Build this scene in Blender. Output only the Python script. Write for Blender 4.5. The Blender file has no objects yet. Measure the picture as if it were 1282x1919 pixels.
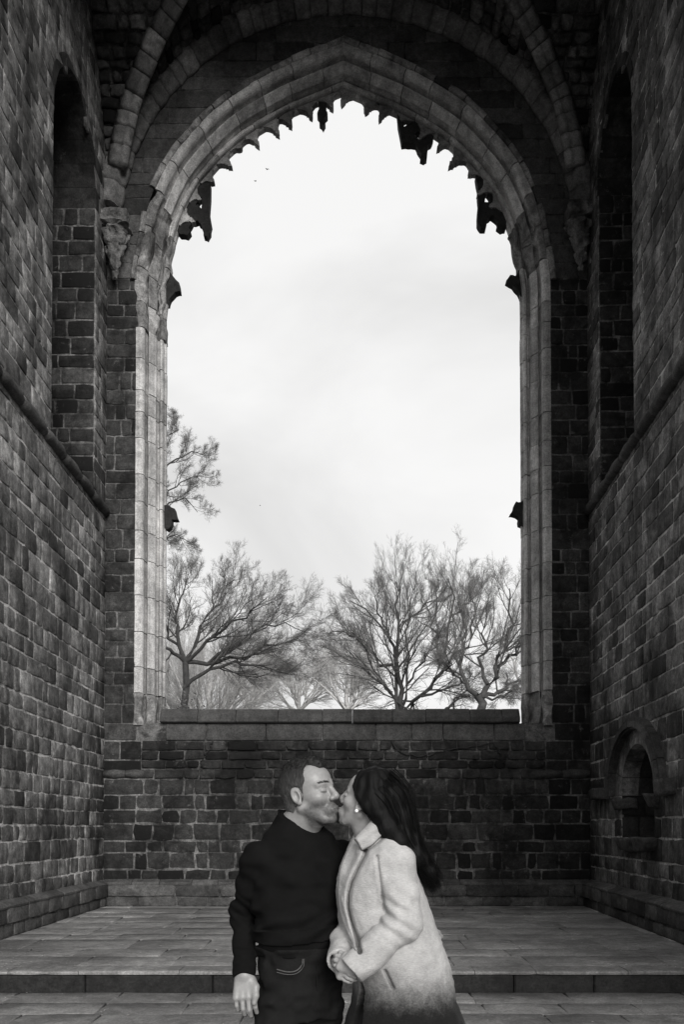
import bpy, math, random
import numpy as np
from mathutils import Vector

scene = bpy.context.scene
R = math.radians

# ------------------------------------------------------------------ camera
cam_d = bpy.data.cameras.new('camera')
cam = bpy.data.objects.new('camera', cam_d)
scene.collection.objects.link(cam)
cam.location = (0.0, 0.0, 1.52)
cam.rotation_euler = (R(91.3), 0, 0)
cam_d.sensor_width = 36
cam_d.sensor_fit = 'AUTO'
cam_d.lens = 31.892
cam_d.shift_y = 0.28865
cam_d.shift_x = -0.0073
cam_d.clip_start = 0.05
cam_d.clip_end = 4000
scene.camera = cam

# ------------------------------------------------------------------ world, sun, exposure
SUN_EL, SUN_AZ = 21.0, 163.0        # azimuth clockwise from +Y: behind the camera, a little to the right
world = bpy.data.worlds.new('World')
scene.world = world
world.use_nodes = True
wn, wl = world.node_tree.nodes, world.node_tree.links
wn.clear()
w_out = wn.new('ShaderNodeOutputWorld')
w_bg = wn.new('ShaderNodeBackground'); w_bg.inputs['Strength'].default_value = 0.1
w_sky = wn.new('ShaderNodeTexSky'); w_sky.sky_type = 'NISHITA'; w_sky.sun_disc = False
w_sky.sun_elevation = R(SUN_EL); w_sky.sun_rotation = R(SUN_AZ)
w_bw = wn.new('ShaderNodeRGBToBW')
w_tc = wn.new('ShaderNodeTexCoord')
w_map = wn.new('ShaderNodeMapping'); w_map.inputs['Scale'].default_value = (1.0, 1.0, 1.9)
w_map.inputs['Location'].default_value = (3.1, 0.4, 0.7)
w_noise = wn.new('ShaderNodeTexNoise'); w_noise.inputs['Scale'].default_value = 2.9
w_noise.inputs['Detail'].default_value = 5; w_noise.inputs['Roughness'].default_value = 0.5
w_noise.inputs['Distortion'].default_value = 0.5
w_ramp = wn.new('ShaderNodeValToRGB')
w_ramp.color_ramp.elements[0].position = 0.3; w_ramp.color_ramp.elements[0].color = (7.9, 7.88, 7.85, 1)
w_ramp.color_ramp.elements[1].position = 0.66; w_ramp.color_ramp.elements[1].color = (10.3, 10.28, 10.25, 1)
w_mix = wn.new('ShaderNodeMix'); w_mix.data_type = 'RGBA'; w_mix.inputs['Factor'].default_value = 0.88
wl.new(w_tc.outputs['Generated'], w_map.inputs['Vector'])
wl.new(w_map.outputs['Vector'], w_noise.inputs['Vector'])
wl.new(w_noise.outputs['Fac'], w_ramp.inputs['Fac'])
wl.new(w_sky.outputs['Color'], w_bw.inputs['Color'])
wl.new(w_bw.outputs['Val'], w_mix.inputs[6])
wl.new(w_ramp.outputs['Color'], w_mix.inputs[7])
wl.new(w_mix.outputs[2], w_bg.inputs['Color'])
wl.new(w_bg.outputs['Background'], w_out.inputs['Surface'])

sun_d = bpy.data.lights.new('sun', 'SUN')
sun_d.energy = 3.4
sun_d.angle = R(30)
sun_d.color = (1.0, 0.985, 0.965)
sun = bpy.data.objects.new('sun', sun_d)
scene.collection.objects.link(sun)
_d = Vector((math.sin(R(SUN_AZ)) * math.cos(R(SUN_EL)), math.cos(R(SUN_AZ)) * math.cos(R(SUN_EL)), math.sin(R(SUN_EL))))
sun.rotation_euler = _d.to_track_quat('Z', 'Y').to_euler()
sun.location = _d * 60

scene.view_settings.view_transform = 'Standard'
scene.view_settings.look = 'None'
scene.view_settings.exposure = 0.0
scene.view_settings.gamma = 1.0
scene.cycles.max_bounces = 6
scene.cycles.diffuse_bounces = 4

# ------------------------------------------------------------------ helpers
COL = scene.collection


def tag(o, label=None, cat=None, group=None, kind=None):
    if label: o['label'] = label
    if cat: o['category'] = cat
    if group: o['group'] = group
    if kind: o['kind'] = kind
    return o


def empty(name, loc=(0, 0, 0)):
    o = bpy.data.objects.new(name, None)
    o.empty_display_size = 0.2
    COL.objects.link(o)
    o.location = loc
    return o


def wloc(o):
    v = Vector(o.location)
    while o.parent:
        o = o.parent
        v = v + o.location
    return v


def mk(name, V, F, mat, parent=None, tone=None, smooth=True, origin=None):
    """one mesh object from world-space vertices; its origin sits at `origin` or the middle of its base"""
    V = np.asarray(V, dtype=np.float64).reshape(-1, 3)
    if origin is None:
        lo, hi = V.min(0), V.max(0)
        origin = np.array([(lo[0] + hi[0]) / 2, (lo[1] + hi[1]) / 2, lo[2]])
    origin = np.asarray(origin, dtype=np.float64)
    me = bpy.data.meshes.new(name)
    L = V - origin
    if isinstance(F, np.ndarray):
        nf, k = F.shape
        me.vertices.add(len(L)); me.vertices.foreach_set('co', L.astype(np.float32).ravel())
        me.loops.add(nf * k); me.loops.foreach_set('vertex_index', F.astype(np.int32).ravel())
        me.polygons.add(nf)
        me.polygons.foreach_set('loop_start', np.arange(0, nf * k, k, dtype=np.int32))
        me.polygons.foreach_set('loop_total', np.full(nf, k, dtype=np.int32))
        me.update(calc_edges=True)
    else:
        me.from_pydata([tuple(p) for p in L], [], F)
    if smooth:
        me.polygons.foreach_set('use_smooth', np.ones(len(me.polygons), dtype=bool))
    if tone is not None:
        at = me.attributes.new('tone', 'FLOAT', 'POINT')
        at.data.foreach_set('value', np.broadcast_to(np.asarray(tone, dtype=np.float32), (len(L),)).copy())
    me.materials.append(mat)
    o = bpy.data.objects.new(name, me)
    COL.objects.link(o)
    if parent is not None:
        o.parent = parent
        o.location = Vector(origin) - wloc(parent)
    else:
        o.location = origin
    return o


def join(pieces):
    Vs, Fs, Ts, n = [], [], [], 0
    for p in pieces:
        V = np.asarray(p[0])
        Vs.append(V); Fs.extend([tuple(i + n for i in f) for f in p[1]])
        Ts.append(np.broadcast_to(np.asarray(p[2], dtype=np.float32), (len(V),)))
        n += len(V)
    return np.vstack(Vs), Fs, np.concatenate(Ts)


def box(x0, x1, y0, y1, z0, z1):
    V = [(x0, y0, z0), (x1, y0, z0), (x1, y1, z0), (x0, y1, z0), (x0, y0, z1), (x1, y0, z1), (x1, y1, z1), (x0, y1, z1)]
    F = [(0, 3, 2, 1), (4, 5, 6, 7), (0, 1, 5, 4), (1, 2, 6, 5), (2, 3, 7, 6), (3, 0, 4, 7)]
    return np.array(V, float), F


# value noise on points, for worn shapes
_rs = np.random.RandomState(7)
_LAT = _rs.rand(32, 32, 32).astype(np.float32)


def vnoise(P):
    P = np.asarray(P)
    I = np.floor(P).astype(int); f = P - I
    f = f * f * (3 - 2 * f)
    r = 0
    for dx in (0, 1):
        for dy in (0, 1):
            for dz in (0, 1):
                w = (f[..., 0] if dx else 1 - f[..., 0]) * (f[..., 1] if dy else 1 - f[..., 1]) * (f[..., 2] if dz else 1 - f[..., 2])
                r = r + w * _LAT[(I[..., 0] + dx) & 31, (I[..., 1] + dy) & 31, (I[..., 2] + dz) & 31]
    return r * 2 - 1


# ------------------------------------------------------------------ materials
def g(v, w=0.0):
    return (v * (1 + w), v, v * (1 - w), 1)


def nodes_of(name):
    m = bpy.data.materials.new(name); m.use_nodes = True
    nt = m.node_tree
    return m, nt.nodes, nt.links, nt.nodes['Principled BSDF']


def N_noise(n, l, vec, scale, detail=4, rough=0.55, dist=0.0):
    t = n.new('ShaderNodeTexNoise')
    t.inputs['Scale'].default_value = scale; t.inputs['Detail'].default_value = detail
    t.inputs['Roughness'].default_value = rough; t.inputs['Distortion'].default_value = dist
    if vec is not None: l.new(vec, t.inputs['Vector'])
    return t.outputs['Fac']


def N_map(n, l, x, a, b, c, d):
    t = n.new('ShaderNodeMapRange')
    l.new(x, t.inputs['Value'])
    for k, v in zip(('From Min', 'From Max', 'To Min', 'To Max'), (a, b, c, d)): t.inputs[k].default_value = v
    return t.outputs['Result']


def N_math(n, l, op, a, b):
    t = n.new('ShaderNodeMath'); t.operation = op
    for i, v in enumerate((a, b)):
        if isinstance(v, (int, float)): t.inputs[i].default_value = v
        else: l.new(v, t.inputs[i])
    return t.outputs[0]


def N_gray(n, l, v, out, tint=0.012):
    t = n.new('ShaderNodeCombineColor')
    l.new(N_math(n, l, 'MULTIPLY', v, 1 + tint), t.inputs[0]); l.new(v, t.inputs[1])
    l.new(N_math(n, l, 'MULTIPLY', v, 1 - tint), t.inputs[2])
    l.new(t.outputs[0], out)


def stone_mat(name, base, tone_amt=0.7, grain=0.5, patch=0.5, stain=0.0, bump=0.5, rough=0.88, scale=1.0, streak=0.0, lichen=0.0, spec=0.25, wet=0.0):
    m, n, l, b = nodes_of(name)
    geo = n.new('ShaderNodeNewGeometry'); pos = geo.outputs['Position']
    at = n.new('ShaderNodeAttribute'); at.attribute_name = 'tone'
    v = N_map(n, l, at.outputs['Fac'], 0, 1, base * (1 - tone_amt), base * (1 + tone_amt))
    big = N_noise(n, l, pos, 0.9 * scale, 4, 0.6, 0.4)
    v = N_math(n, l, 'MULTIPLY', v, N_map(n, l, big, 0.3, 0.7, 1 - patch, 1 + patch))
    med = N_noise(n, l, pos, 9 * scale, 6, 0.65)
    v = N_math(n, l, 'MULTIPLY', v, N_map(n, l, med, 0.3, 0.7, 1 - grain, 1 + grain))
    fine = N_noise(n, l, pos, 42 * scale, 5, 0.72)
    v = N_math(n, l, 'MULTIPLY', v, N_map(n, l, fine, 0.3, 0.7, 0.55, 1.45))
    if streak:
        mp = n.new('ShaderNodeMapping'); mp.inputs['Scale'].default_value = (5, 5, 0.35); l.new(pos, mp.inputs['Vector'])
        st = N_noise(n, l, mp.outputs['Vector'], 1.0, 5, 0.6, 0.3)
        v = N_math(n, l, 'MULTIPLY', v, N_map(n, l, st, 0.35, 0.65, 1 - streak, 1 + streak))
    if stain:
        s = N_noise(n, l, pos, 1.7 * scale, 7, 0.7, 0.6)
        v = N_math(n, l, 'MULTIPLY', v, N_map(n, l, s, 0.46, 0.58, 1.0, 1 - stain))
    if lichen:
        s = N_noise(n, l, pos, 5.5 * scale, 8, 0.75, 0.2)
        v = N_math(n, l, 'ADD', v, N_map(n, l, s, 0.60, 0.72, 0.0, lichen))
    v = N_math(n, l, 'MINIMUM', N_math(n, l, 'MAXIMUM', v, 0.008), 0.7)
    N_gray(n, l, v, b.inputs['Base Color'])
    b.inputs['Roughness'].default_value = rough
    b.inputs['Specular IOR Level'].default_value = spec
    if wet:
        wv = N_noise(n, l, pos, 3.0, 5, 0.7)
        l.new(N_map(n, l, wv, 0.5, 0.62, rough, rough - wet), b.inputs['Roughness'])
    bp = n.new('ShaderNodeBump'); bp.inputs['Strength'].default_value = bump; bp.inputs['Distance'].default_value = 0.02
    hgt = N_math(n, l, 'ADD', N_math(n, l, 'MULTIPLY', med, 1.0), N_math(n, l, 'MULTIPLY', fine, 0.6))
    l.new(hgt, bp.inputs['Height']); l.new(bp.outputs['Normal'], b.inputs['Normal'])
    return m


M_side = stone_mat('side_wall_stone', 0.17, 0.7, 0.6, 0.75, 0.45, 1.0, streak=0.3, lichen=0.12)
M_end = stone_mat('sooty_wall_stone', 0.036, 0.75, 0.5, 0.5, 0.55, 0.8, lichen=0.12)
M_lun = stone_mat('lunette_stone', 0.075, 0.5, 0.35, 0.3, 0.3, 0.6)
M_mould = stone_mat('moulded_stone', 0.46, 0.35, 0.3, 0.3, 0.2, 0.5, streak=0.3)
M_mouldw = stone_mat('weathered_moulding', 0.24, 0.5, 0.5, 0.5, 0.5, 0.9, lichen=0.15)
M_trac = stone_mat('tracery_stone', 0.28, 0.6, 0.5, 0.4, 0.4, 0.7)
M_cap = stone_mat('coping_stone', 0.075, 0.4, 0.3, 0.3, 0.2, 0.5)
M_mort = stone_mat('mortar', 0.55, 0.0, 0.5, 0.85, 0.6, 0.7)
M_mortd = stone_mat('dirty_mortar', 0.115, 0.0, 0.7, 0.8, 0.75, 0.7, lichen=0.12)
M_web = stone_mat('vault_rubble', 0.085, 0.9, 0.6, 0.6, 0.4, 0.9)
M_rib = stone_mat('rib_stone', 0.2, 0.5, 0.4, 0.4, 0.3, 0.7)
M_flag = stone_mat('flagstone', 0.24, 0.10, 0.3, 0.35, 0.25, 0.6, rough=0.75, spec=0.4)
M_joint = stone_mat('floor_joint', 0.1, 0.0, 0.4, 0.3, 0.2, 0.5)
M_riser = stone_mat('riser_stone', 0.025, 0.4, 0.4, 0.4, 0.2, 0.6)
M_ground = stone_mat('grass_ground', 0.07, 0.0, 0.4, 0.4, 0.0, 0.5)


# ------------------------------------------------------------------ masonry
class Frame:
    def __init__(s, O, U, N):
        s.O, s.U, s.N = np.array(O, float), np.array(U, float), np.array(N, float)
        s.U /= np.linalg.norm(s.U); s.N /= np.linalg.norm(s.N)
        s.W = np.array([0, 0, 1.0])
        s.flip = np.dot(np.cross(s.U, s.W), s.N) < 0

    def w(s, L):
        L = np.asarray(L, float)
        return s.O + L[:, :1] * s.U + L[:, 1:2] * s.W + L[:, 2:3] * s.N


def stone_geo(fr, quad, depth, rng, gap=0.011, r=0.008, jit=0.006, back=0.03):
    """a worn block: quad = bottom-left, bottom-right, top-right, top-left in the wall's own (u, v)"""
    q = np.array(quad, float)
    w = (np.linalg.norm(q[1] - q[0]) + np.linalg.norm(q[2] - q[3])) / 2
    h = (np.linalg.norm(q[3] - q[0]) + np.linalg.norm(q[2] - q[1])) / 2
    if w < 0.045 or h < 0.045: return None

    def ring(ins, n, j, cf):
        a, b_ = min(ins / w, 0.4), min(ins / h, 0.4)
        st = [(a, b_), (.5, b_), (1 - a, b_), (1 - a, .5), (1 - a, 1 - b_), (.5, 1 - b_), (a, 1 - b_), (a, .5)]
        out = []
        for k, (s, t) in enumerate(st):
            if k % 2 == 0:
                s += (0.5 - s) * cf * min(0.014 / w, .3) * 2; t += (0.5 - t) * cf * min(0.014 / h, .3) * 2
            p = (1 - s) * (1 - t) * q[0] + s * (1 - t) * q[1] + s * t * q[2] + (1 - s) * t * q[3]
            out.append((p[0], p[1], n))
        out = np.array(out)
        return out

    J = rng.uniform(-jit, jit, (8, 2))
    r0, r1, r2 = ring(gap, -back, 0, .5), ring(gap, depth - r * .6, 0, .5), ring(gap + r, depth, 0, .8)
    for rr in (r0, r1, r2): rr[:, :2] += J
    r2[:, 2] += rng.uniform(-.006, .006, 8)
    c = np.array([[q[:, 0].mean(), q[:, 1].mean(), depth + rng.uniform(-.004, .008)]])
    V = fr.w(np.vstack([r0, r1, r2, c]))
    F = []
    for k in range(8):
        k2 = (k + 1) % 8
        F.append((k, k2, 8 + k2, 8 + k)); F.append((8 + k, 8 + k2, 16 + k2, 16 + k)); F.append((16 + k, 16 + k2, 24))
    if fr.flip: F = [f[::-1] for f in F]
    return V, F


TH = R(1.3)


def on_screen(V):
    """rough size in the picture, only used to rank pieces"""
    z = V[:, 2] - 1.52
    a = np.maximum(V[:, 1] * math.cos(TH) + z * math.sin(TH), .1)
    x = 655 + 1700 * V[:, 0] / a; y = 1513.4 - 1700 * (-V[:, 1] * math.sin(TH) + z * math.cos(TH)) / a
    x = np.clip(x, 0, 1282); y = np.clip(y, 0, 1919)
    return (x.max() - x.min()) * (y.max() - y.min())


def emit(parent, pieces, name, mat, limit=300, rest=None):
    """the `limit` largest pieces as objects of their own, the others joined into one"""
    pieces = [p for p in pieces if p is not None]
    if len(pieces) <= limit and rest is None:
        order, far = pieces, []
    else:
        sz = [on_screen(np.asarray(p[0])) for p in pieces]
        ix = sorted(range(len(pieces)), key=lambda i: -sz[i])
        order = [pieces[i] for i in ix[:limit] if sz[i] > 30]
        far = [pieces[i] for i in ix[:limit] if sz[i] <= 30] + [pieces[i] for i in ix[limit:]]
    for p in order:
        mk(name, p[0], p[1], p[3] if len(p) > 3 else mat, parent, tone=p[2])
    if far:
        V, F, T = join(far)
        o = mk(rest or name + '_field', V, F, mat, parent, tone=T)
        o['kind'] = 'stuff'


def course_list(z0, z1, h, rng, var=0.18):
    zs = [z0]
    while zs[-1] < z1 - h * .6: zs.append(zs[-1] + h * (1 + rng.uniform(-var, var)))
    k = (z1 - z0) / (zs[-1] - z0)
    return [z0 + (z - z0) * k for z in zs]


def lay(fr, z0, z1, a0, a1, b0, b1, lmean, rng, depth=0.012, out=None, tonef=None, gap=0.011, jit=0.006, r=0.008, dvar=.007, mat=None):
    """one course of blocks between a left edge a0 (bottom) .. a1 (top) and a right edge b0 .. b1"""
    L = ((b0 - a0) + (b1 - a1)) / 2
    if L < 0.05: return
    cuts, x = [0.0], 0.0
    while True:
        step = lmean * rng.choice([.65, .85, 1.0, 1.15, 1.45]) * rng.uniform(.85, 1.15)
        if x + step * 1.35 > L: break
        x += step; cuts.append(x / L)
    cuts.append(1.0)
    lean = rng.uniform(-.006, .006, len(cuts))
    for i in range(len(cuts) - 1):
        s, e = cuts[i], cuts[i + 1]
        l0 = lean[i] if i else 0; l1 = lean[i + 1] if i < len(cuts) - 2 else 0
        quad = [(a0 + (b0 - a0) * s, z0), (a0 + (b0 - a0) * e, z0), (a1 + (b1 - a1) * e + l1, z1), (a1 + (b1 - a1) * s + l0, z1)]
        p = stone_geo(fr, quad, depth + rng.uniform(-dvar, dvar), rng, gap, r, jit)
        if p is None: continue
        t = float(np.clip(rng.normal(.5, .22), 0, 1))
        if tonef is not None: t = float(np.clip(t + tonef(np.mean([c[0] for c in quad]), (z0 + z1) / 2), 0, 1))
        out.append((p[0], p[1], t) + ((mat,) if mat else ()))


def sheet(fr, strips, n=0.0):
    """flat backing from (a0, a1, b0, b1, z0, z1) strips"""
    V, F = [], []
    for a0, a1, b0, b1, z0, z1 in strips:
        k = len(V)
        V += [(a0, z0, n), (b0, z0, n), (b1, z1, n), (a1, z1, n)]
        F.append((k, k + 1, k + 2, k + 3) if not fr.flip else (k + 3, k + 2, k + 1, k))
    return fr.w(V), F


# ------------------------------------------------------------------ ground and floors
def ground():
    xs = np.concatenate([np.linspace(-1500, -60, 8), np.linspace(-50, 50, 41), np.linspace(60, 1500, 8)])
    ys = np.concatenate([np.linspace(-1500, -40, 8), np.linspace(-30, 110, 57), np.linspace(120, 2500, 10)])
    X, Y = np.meshgrid(xs, ys)
    t = np.clip((Y - 21) / 14, 0, 1); t = t * t * (3 - 2 * t)
    Z = -0.16 + 3.7 * t + np.where(t > 0, vnoise(np.stack([X * .09, Y * .09, X * 0], -1)) * .35 * t, 0)
    V = np.stack([X, Y, Z], -1).reshape(-1, 3)
    nx = len(xs); F = []
    for j in range(len(ys) - 1):
        for i in range(nx - 1):
            k = j * nx + i; F.append((k, k + 1, k + nx + 1, k + nx))
    o = mk('ground', V, F, M_ground, origin=(0, 0, -.16)); tag(o, kind='structure')


ground()


class Flat:
    """floor frame: u = x, v = y, n = up"""
    def __init__(s, z): s.z = z; s.flip = False

    def w(s, L):
        L = np.asarray(L, float)
        return np.stack([L[:, 0], L[:, 1], s.z + L[:, 2]], -1)


def paving(name, z, x0, x1, y0, y1, rng, rows, lmean, split_y=None):
    fr = Flat(z)
    base = mk(name, *box(x0, x1, y0, y1, z - .2, z - .016), M_joint, smooth=False)
    tag(base, kind='structure')
    out = []
    ys = course_list(y0, y1, rows, rng, .3)
    for a, b_ in zip(ys[:-1], ys[1:]):
        lay(fr, a, b_, x0, x0, x1, x1, lmean, rng, depth=0.0, out=out, gap=.002, jit=.004, r=.005, dvar=.003)
    emit(base, out, 'flagstone', M_flag, 300)
    return base


rng = np.random.RandomState(11)
paving('lower_floor', 0.0, -4.6, 4.5, -3.0, 8.42, rng, 0.66, 0.95)
dais = paving('dais_floor', 0.2, -4.5, 4.4, 8.74, 15.6, rng, 0.68, 0.85)

# the step: a row of long dark blocks whose tops belong to the dais
step = empty('stone_step', (0, 8.58, 0))
tag(step, 'long low stone step with dark riser blocks across the whole floor', 'step')
x = -4.5
while x < 4.4:
    ln = rng.uniform(.62, 1.25)
    x2 = min(x + ln, 4.4)
    if 4.4 - x2 < .4: x2 = 4.4
    dz = rng.uniform(-.004, .004); dy = rng.uniform(-.006, .006)
    a, b_ = x + .005, x2 - .005
    r_ = .016
    prof = [(8.74, .158), (8.47, .158), (8.45, .154), (8.444, .14), (8.446, .1), (8.448, -.05), (8.74, -.05)]
    V, F = [], []
    for xx, ins in ((a, .012), (a + .014, 0), ((a + b_) / 2, 0), (b_ - .014, 0), (b_, .012)):
        for (yy, zz) in prof:
            V.append((xx, min(yy + dy + ins * (yy < 8.6), 8.74), zz + dz * (zz > .1) - ins * .5 * (zz > .1) + rng.uniform(-.003, .003) * (.05 < zz < .19)))
    m_ = len(prof)
    for k in range(4):
        for j in range(m_):
            j2 = (j + 1) % m_
            F.append((k * m_ + j, k * m_ + j2, (k + 1) * m_ + j2, (k + 1) * m_ + j))
    F.append(tuple(range(m_ - 1, -1, -1))); F.append(tuple(range(4 * m_, 5 * m_)))
    mk('step_block', V, F, M_riser, step, tone=rng.uniform(.2, .8), smooth=False)
    x = x2
x = -4.5
while x < 4.4:
    x2 = min(x + rng.uniform(.55, 1.1), 4.4)
    if 4.4 - x2 < .4: x2 = 4.4
    a, b_ = x + .003, x2 - .003
    dz = rng.uniform(-.003, .003)
    prof = [(8.737, .2), (8.45, .2), (8.428, .194), (8.42, .183), (8.424, .165), (8.44, .1595), (8.737, .1595)]
    V, F = [], []
    n_ = 9
    for k in range(n_):
        xx = a + (b_ - a) * k / (n_ - 1); chip = max(0, vnoise(np.array([xx * 7, 3.3, 1.7]))) ** 2 * .07
        for (yy, zz) in prof: V.append((xx, yy + (chip if yy < 8.5 else 0), zz + dz * (zz > .17) - (chip * .3 if yy < 8.46 and zz > .17 else 0)))
    m_ = len(prof)
    for k in range(n_ - 1):
        for j in range(m_):
            j2 = (j + 1) % m_
            F.append((k * m_ + j, k * m_ + j2, (k + 1) * m_ + j2, (k + 1) * m_ + j))
    F.append(tuple(range(m_ - 1, -1, -1))); F.append(tuple(range((n_ - 1) * m_, n_ * m_)))
    mk('step_slab', V, F, M_flag, step, tone=rng.uniform(.3, .7), smooth=False)
    x = x2

# ------------------------------------------------------------------ vault shape (used by walls too)
YB = 15.45                       # face of the end wall
VC, VL, VW, VZ, VH = 12.05, 3.4, 4.16, 11.8, 4.1
VX = -0.045


def arc_h(u):
    return VZ + VH * math.sqrt(max(0.0, 1 - min(1, abs(u)) ** 2))


# ------------------------------------------------------------------ window outline (inner edge of the opening)
XC = -0.105
_half = [(3.157, 10.6), (3.155, 11.0), (3.12, 11.3), (2.97, 12.1), (2.70, 12.76), (2.39, 13.2), (1.83, 13.77), (1.06, 14.25), (0.5, 14.50), (0.0, 14.71)]


def catmull(P, per=10):
    P = np.array(P, float)
    Q = np.vstack([2 * P[0] - P[1], P, 2 * P[-1] - P[-2]])
    out = []
    for i in range(1, len(Q) - 2):
        for k in range(per):
            t = k / per
            out.append(.5 * ((2 * Q[i]) + (-Q[i - 1] + Q[i + 1]) * t + (2 * Q[i - 1] - 5 * Q[i] + 4 * Q[i + 1] - Q[i + 2]) * t * t + (-Q[i - 1] + 3 * Q[i] - 3 * Q[i + 1] + Q[i + 2]) * t ** 3))
    out.append(Q[-2])
    return np.array(out)


_h = catmull(_half, 12)
_jl = np.stack([np.full(60, 3.157), np.linspace(3.27, 10.58, 60)], -1)
_left = np.vstack([_jl, _h]); _left[:, 0] *= -1
_right = np.vstack([_jl, _h])[::-1][1:]
PATH = np.vstack([_left, _right]); PATH[:, 0] += XC
_seg = np.linalg.norm(np.diff(PATH, axis=0), axis=1)
PS = np.concatenate([[0], np.cumsum(_seg)]); PLEN = PS[-1]
_tan = np.gradient(PATH, axis=0); _tan /= np.linalg.norm(_tan, axis=1)[:, None]
PNOR = np.stack([-_tan[:, 1], _tan[:, 0]], -1)          # outward from the opening
_apex = len(_left) - 1
_t = PATH[_apex] - PATH[_apex - 1]; _t /= np.linalg.norm(_t)
PNOR[_apex - 1] = (-_t[1], _t[0]); PNOR[_apex + 1] = (_t[1], _t[0]); PNOR[_apex] = (0, 1)
MITER = 1 / _t[0]


def path_at(s):
    p = np.array([np.interp(s, PS, PATH[:, 0]), np.interp(s, PS, PATH[:, 1])])
    n = np.array([np.interp(s, PS, PNOR[:, 0]), np.interp(s, PS, PNOR[:, 1])])
    return p, n / np.linalg.norm(n)


def offset_half(e):
    """half width of the opening widened by e, as a table over z"""
    p = PATH[:_apex + 1] + PNOR[:_apex + 1] * e
    k = p[:, 0] <= XC
    p = p[k]
    return p[:, 1], XC - p[:, 0]


_oz, _ow = offset_half(0.455)
_jz, _jw = offset_half(0.40)
OUT_TOP = _oz.max()


def win_half(z):
    if z <= 3.0: return 0.0
    if z >= OUT_TOP: return 0.0
    k = min(max((z - 10.9) / .5, 0), 1)
    return float(np.interp(z, _oz, _ow)) * k + float(np.interp(min(z, 13.0), _jz, _jw)) * (1 - k)


def stone_geo_mid(fr, quad, ml, mr, depth, rng, **k):
    """stone_geo with the left / right edge bowed by ml / mr at mid height"""
    p = stone_geo(fr, quad, depth, rng, **k)
    if p is None or (abs(ml) < 1e-4 and abs(mr) < 1e-4): return p
    V, F = p
    q = np.array(quad)
    L = (V - fr.O)
    u, v = L @ fr.U, L @ fr.W
    t = np.clip((v - q[0, 1]) / max(q[3, 1] - q[0, 1], 1e-6), 0, 1)
    a = q[0, 0] + (q[3, 0] - q[0, 0]) * t; b_ = q[1, 0] + (q[2, 0] - q[1, 0]) * t
    s = np.clip((u - a) / np.maximum(b_ - a, 1e-6), 0, 1)
    du = 4 * t * (1 - t) * ((1 - s) * ml + s * mr)
    return V + du[:, None] * fr.U, F


def fill(fr, zs, spans_at, lmean, rng, out, tonef=None, depthf=None, strips=None, **k):
    """courses of blocks; spans_at(z) gives the list of (left, right) solid stretches at height z"""
    for z0, z1 in zip(zs[:-1], zs[1:]):
        zm = (z0 + z1) / 2
        A, B_, C = spans_at(z0 + 1e-4), spans_at(z1 - 1e-4), spans_at(zm)
        if not (len(A) == len(B_) == len(C)):
            A = B_ = C
        for (a0, b0), (a1, b1), (am, bm) in zip(A, B_, C):
            L = bm - am
            if L < .05: continue
            if strips is not None:
                prev = None
                for q in range(5):
                    zz = z0 + (z1 - z0) * q / 4
                    sp = spans_at(min(max(zz, z0 + 1e-4), z1 - 1e-4))
                    idx = A.index((a0, b0)) if (a0, b0) in A else 0
                    cur = sp[idx] if len(sp) == len(A) else (am, bm)
                    if prev: strips.append((prev[1][0], cur[0], prev[1][1], cur[1], prev[0], zz))
                    prev = (zz, cur)
            lo, hi = max(a0, a1, am), min(b0, b1, bm)
            cuts, x = [], lo
            while True:
                stp = lmean * rng.choice([.6, .8, 1.0, 1.15, 1.5]) * rng.uniform(.85, 1.15)
                if x + stp * 1.3 > hi: break
                x += stp; cuts.append(x)
            ed = [(a0, a1, am)] + [(c_ + q_, c_ - q_, c_) for c_, q_ in zip(cuts, rng.uniform(-.006, .006, len(cuts)))] + [(b0, b1, bm)]
            for i in range(len(ed) - 1):
                (p0, p1, pm), (q0, q1, qm) = ed[i], ed[i + 1]
                quad = [(p0, z0), (q0, z0), (q1, z1), (p1, z1)]
                ml = pm - (p0 + p1) / 2; mr = qm - (q0 + q1) / 2
                um = (quad[0][0] + quad[1][0] + quad[2][0] + quad[3][0]) / 4
                d = (depthf(um, zm) if depthf else .011) + rng.uniform(-.006, .007)
                p = stone_geo_mid(fr, quad, ml, mr, d, rng, **k)
                if p is None: continue
                t = rng.normal(.5, .22)
                if tonef: t += tonef(um, zm)
                out.append((p[0], p[1], float(np.clip(t, 0, 1))))


def poly_prism(loops, y0, y1, bev=0.0):
    """solid with an outline in x-z (first loop outside, others holes) between two depths"""
    from mathutils.geometry import tessellate_polygon
    L = [[Vector((x, z, 0)) for x, z in lp] for lp in loops if lp]
    tri = tessellate_polygon(L)
    pts = [p for lp in L for p in lp]; n = len(pts)
    V = [(p.x, y0, p.y) for p in pts] + [(p.x, y1, p.y) for p in pts]
    F = [tuple(t) for t in tri] + [tuple(i + n for i in reversed(t)) for t in tri]
    k = 0
    for lp in L:
        m_ = len(lp)
        for i in range(m_):
            a, b_ = k + i, k + (i + 1) % m_
            F.append((a, b_, b_ + n, a + n))
        k += m_
    return np.array(V, float), F


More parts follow.
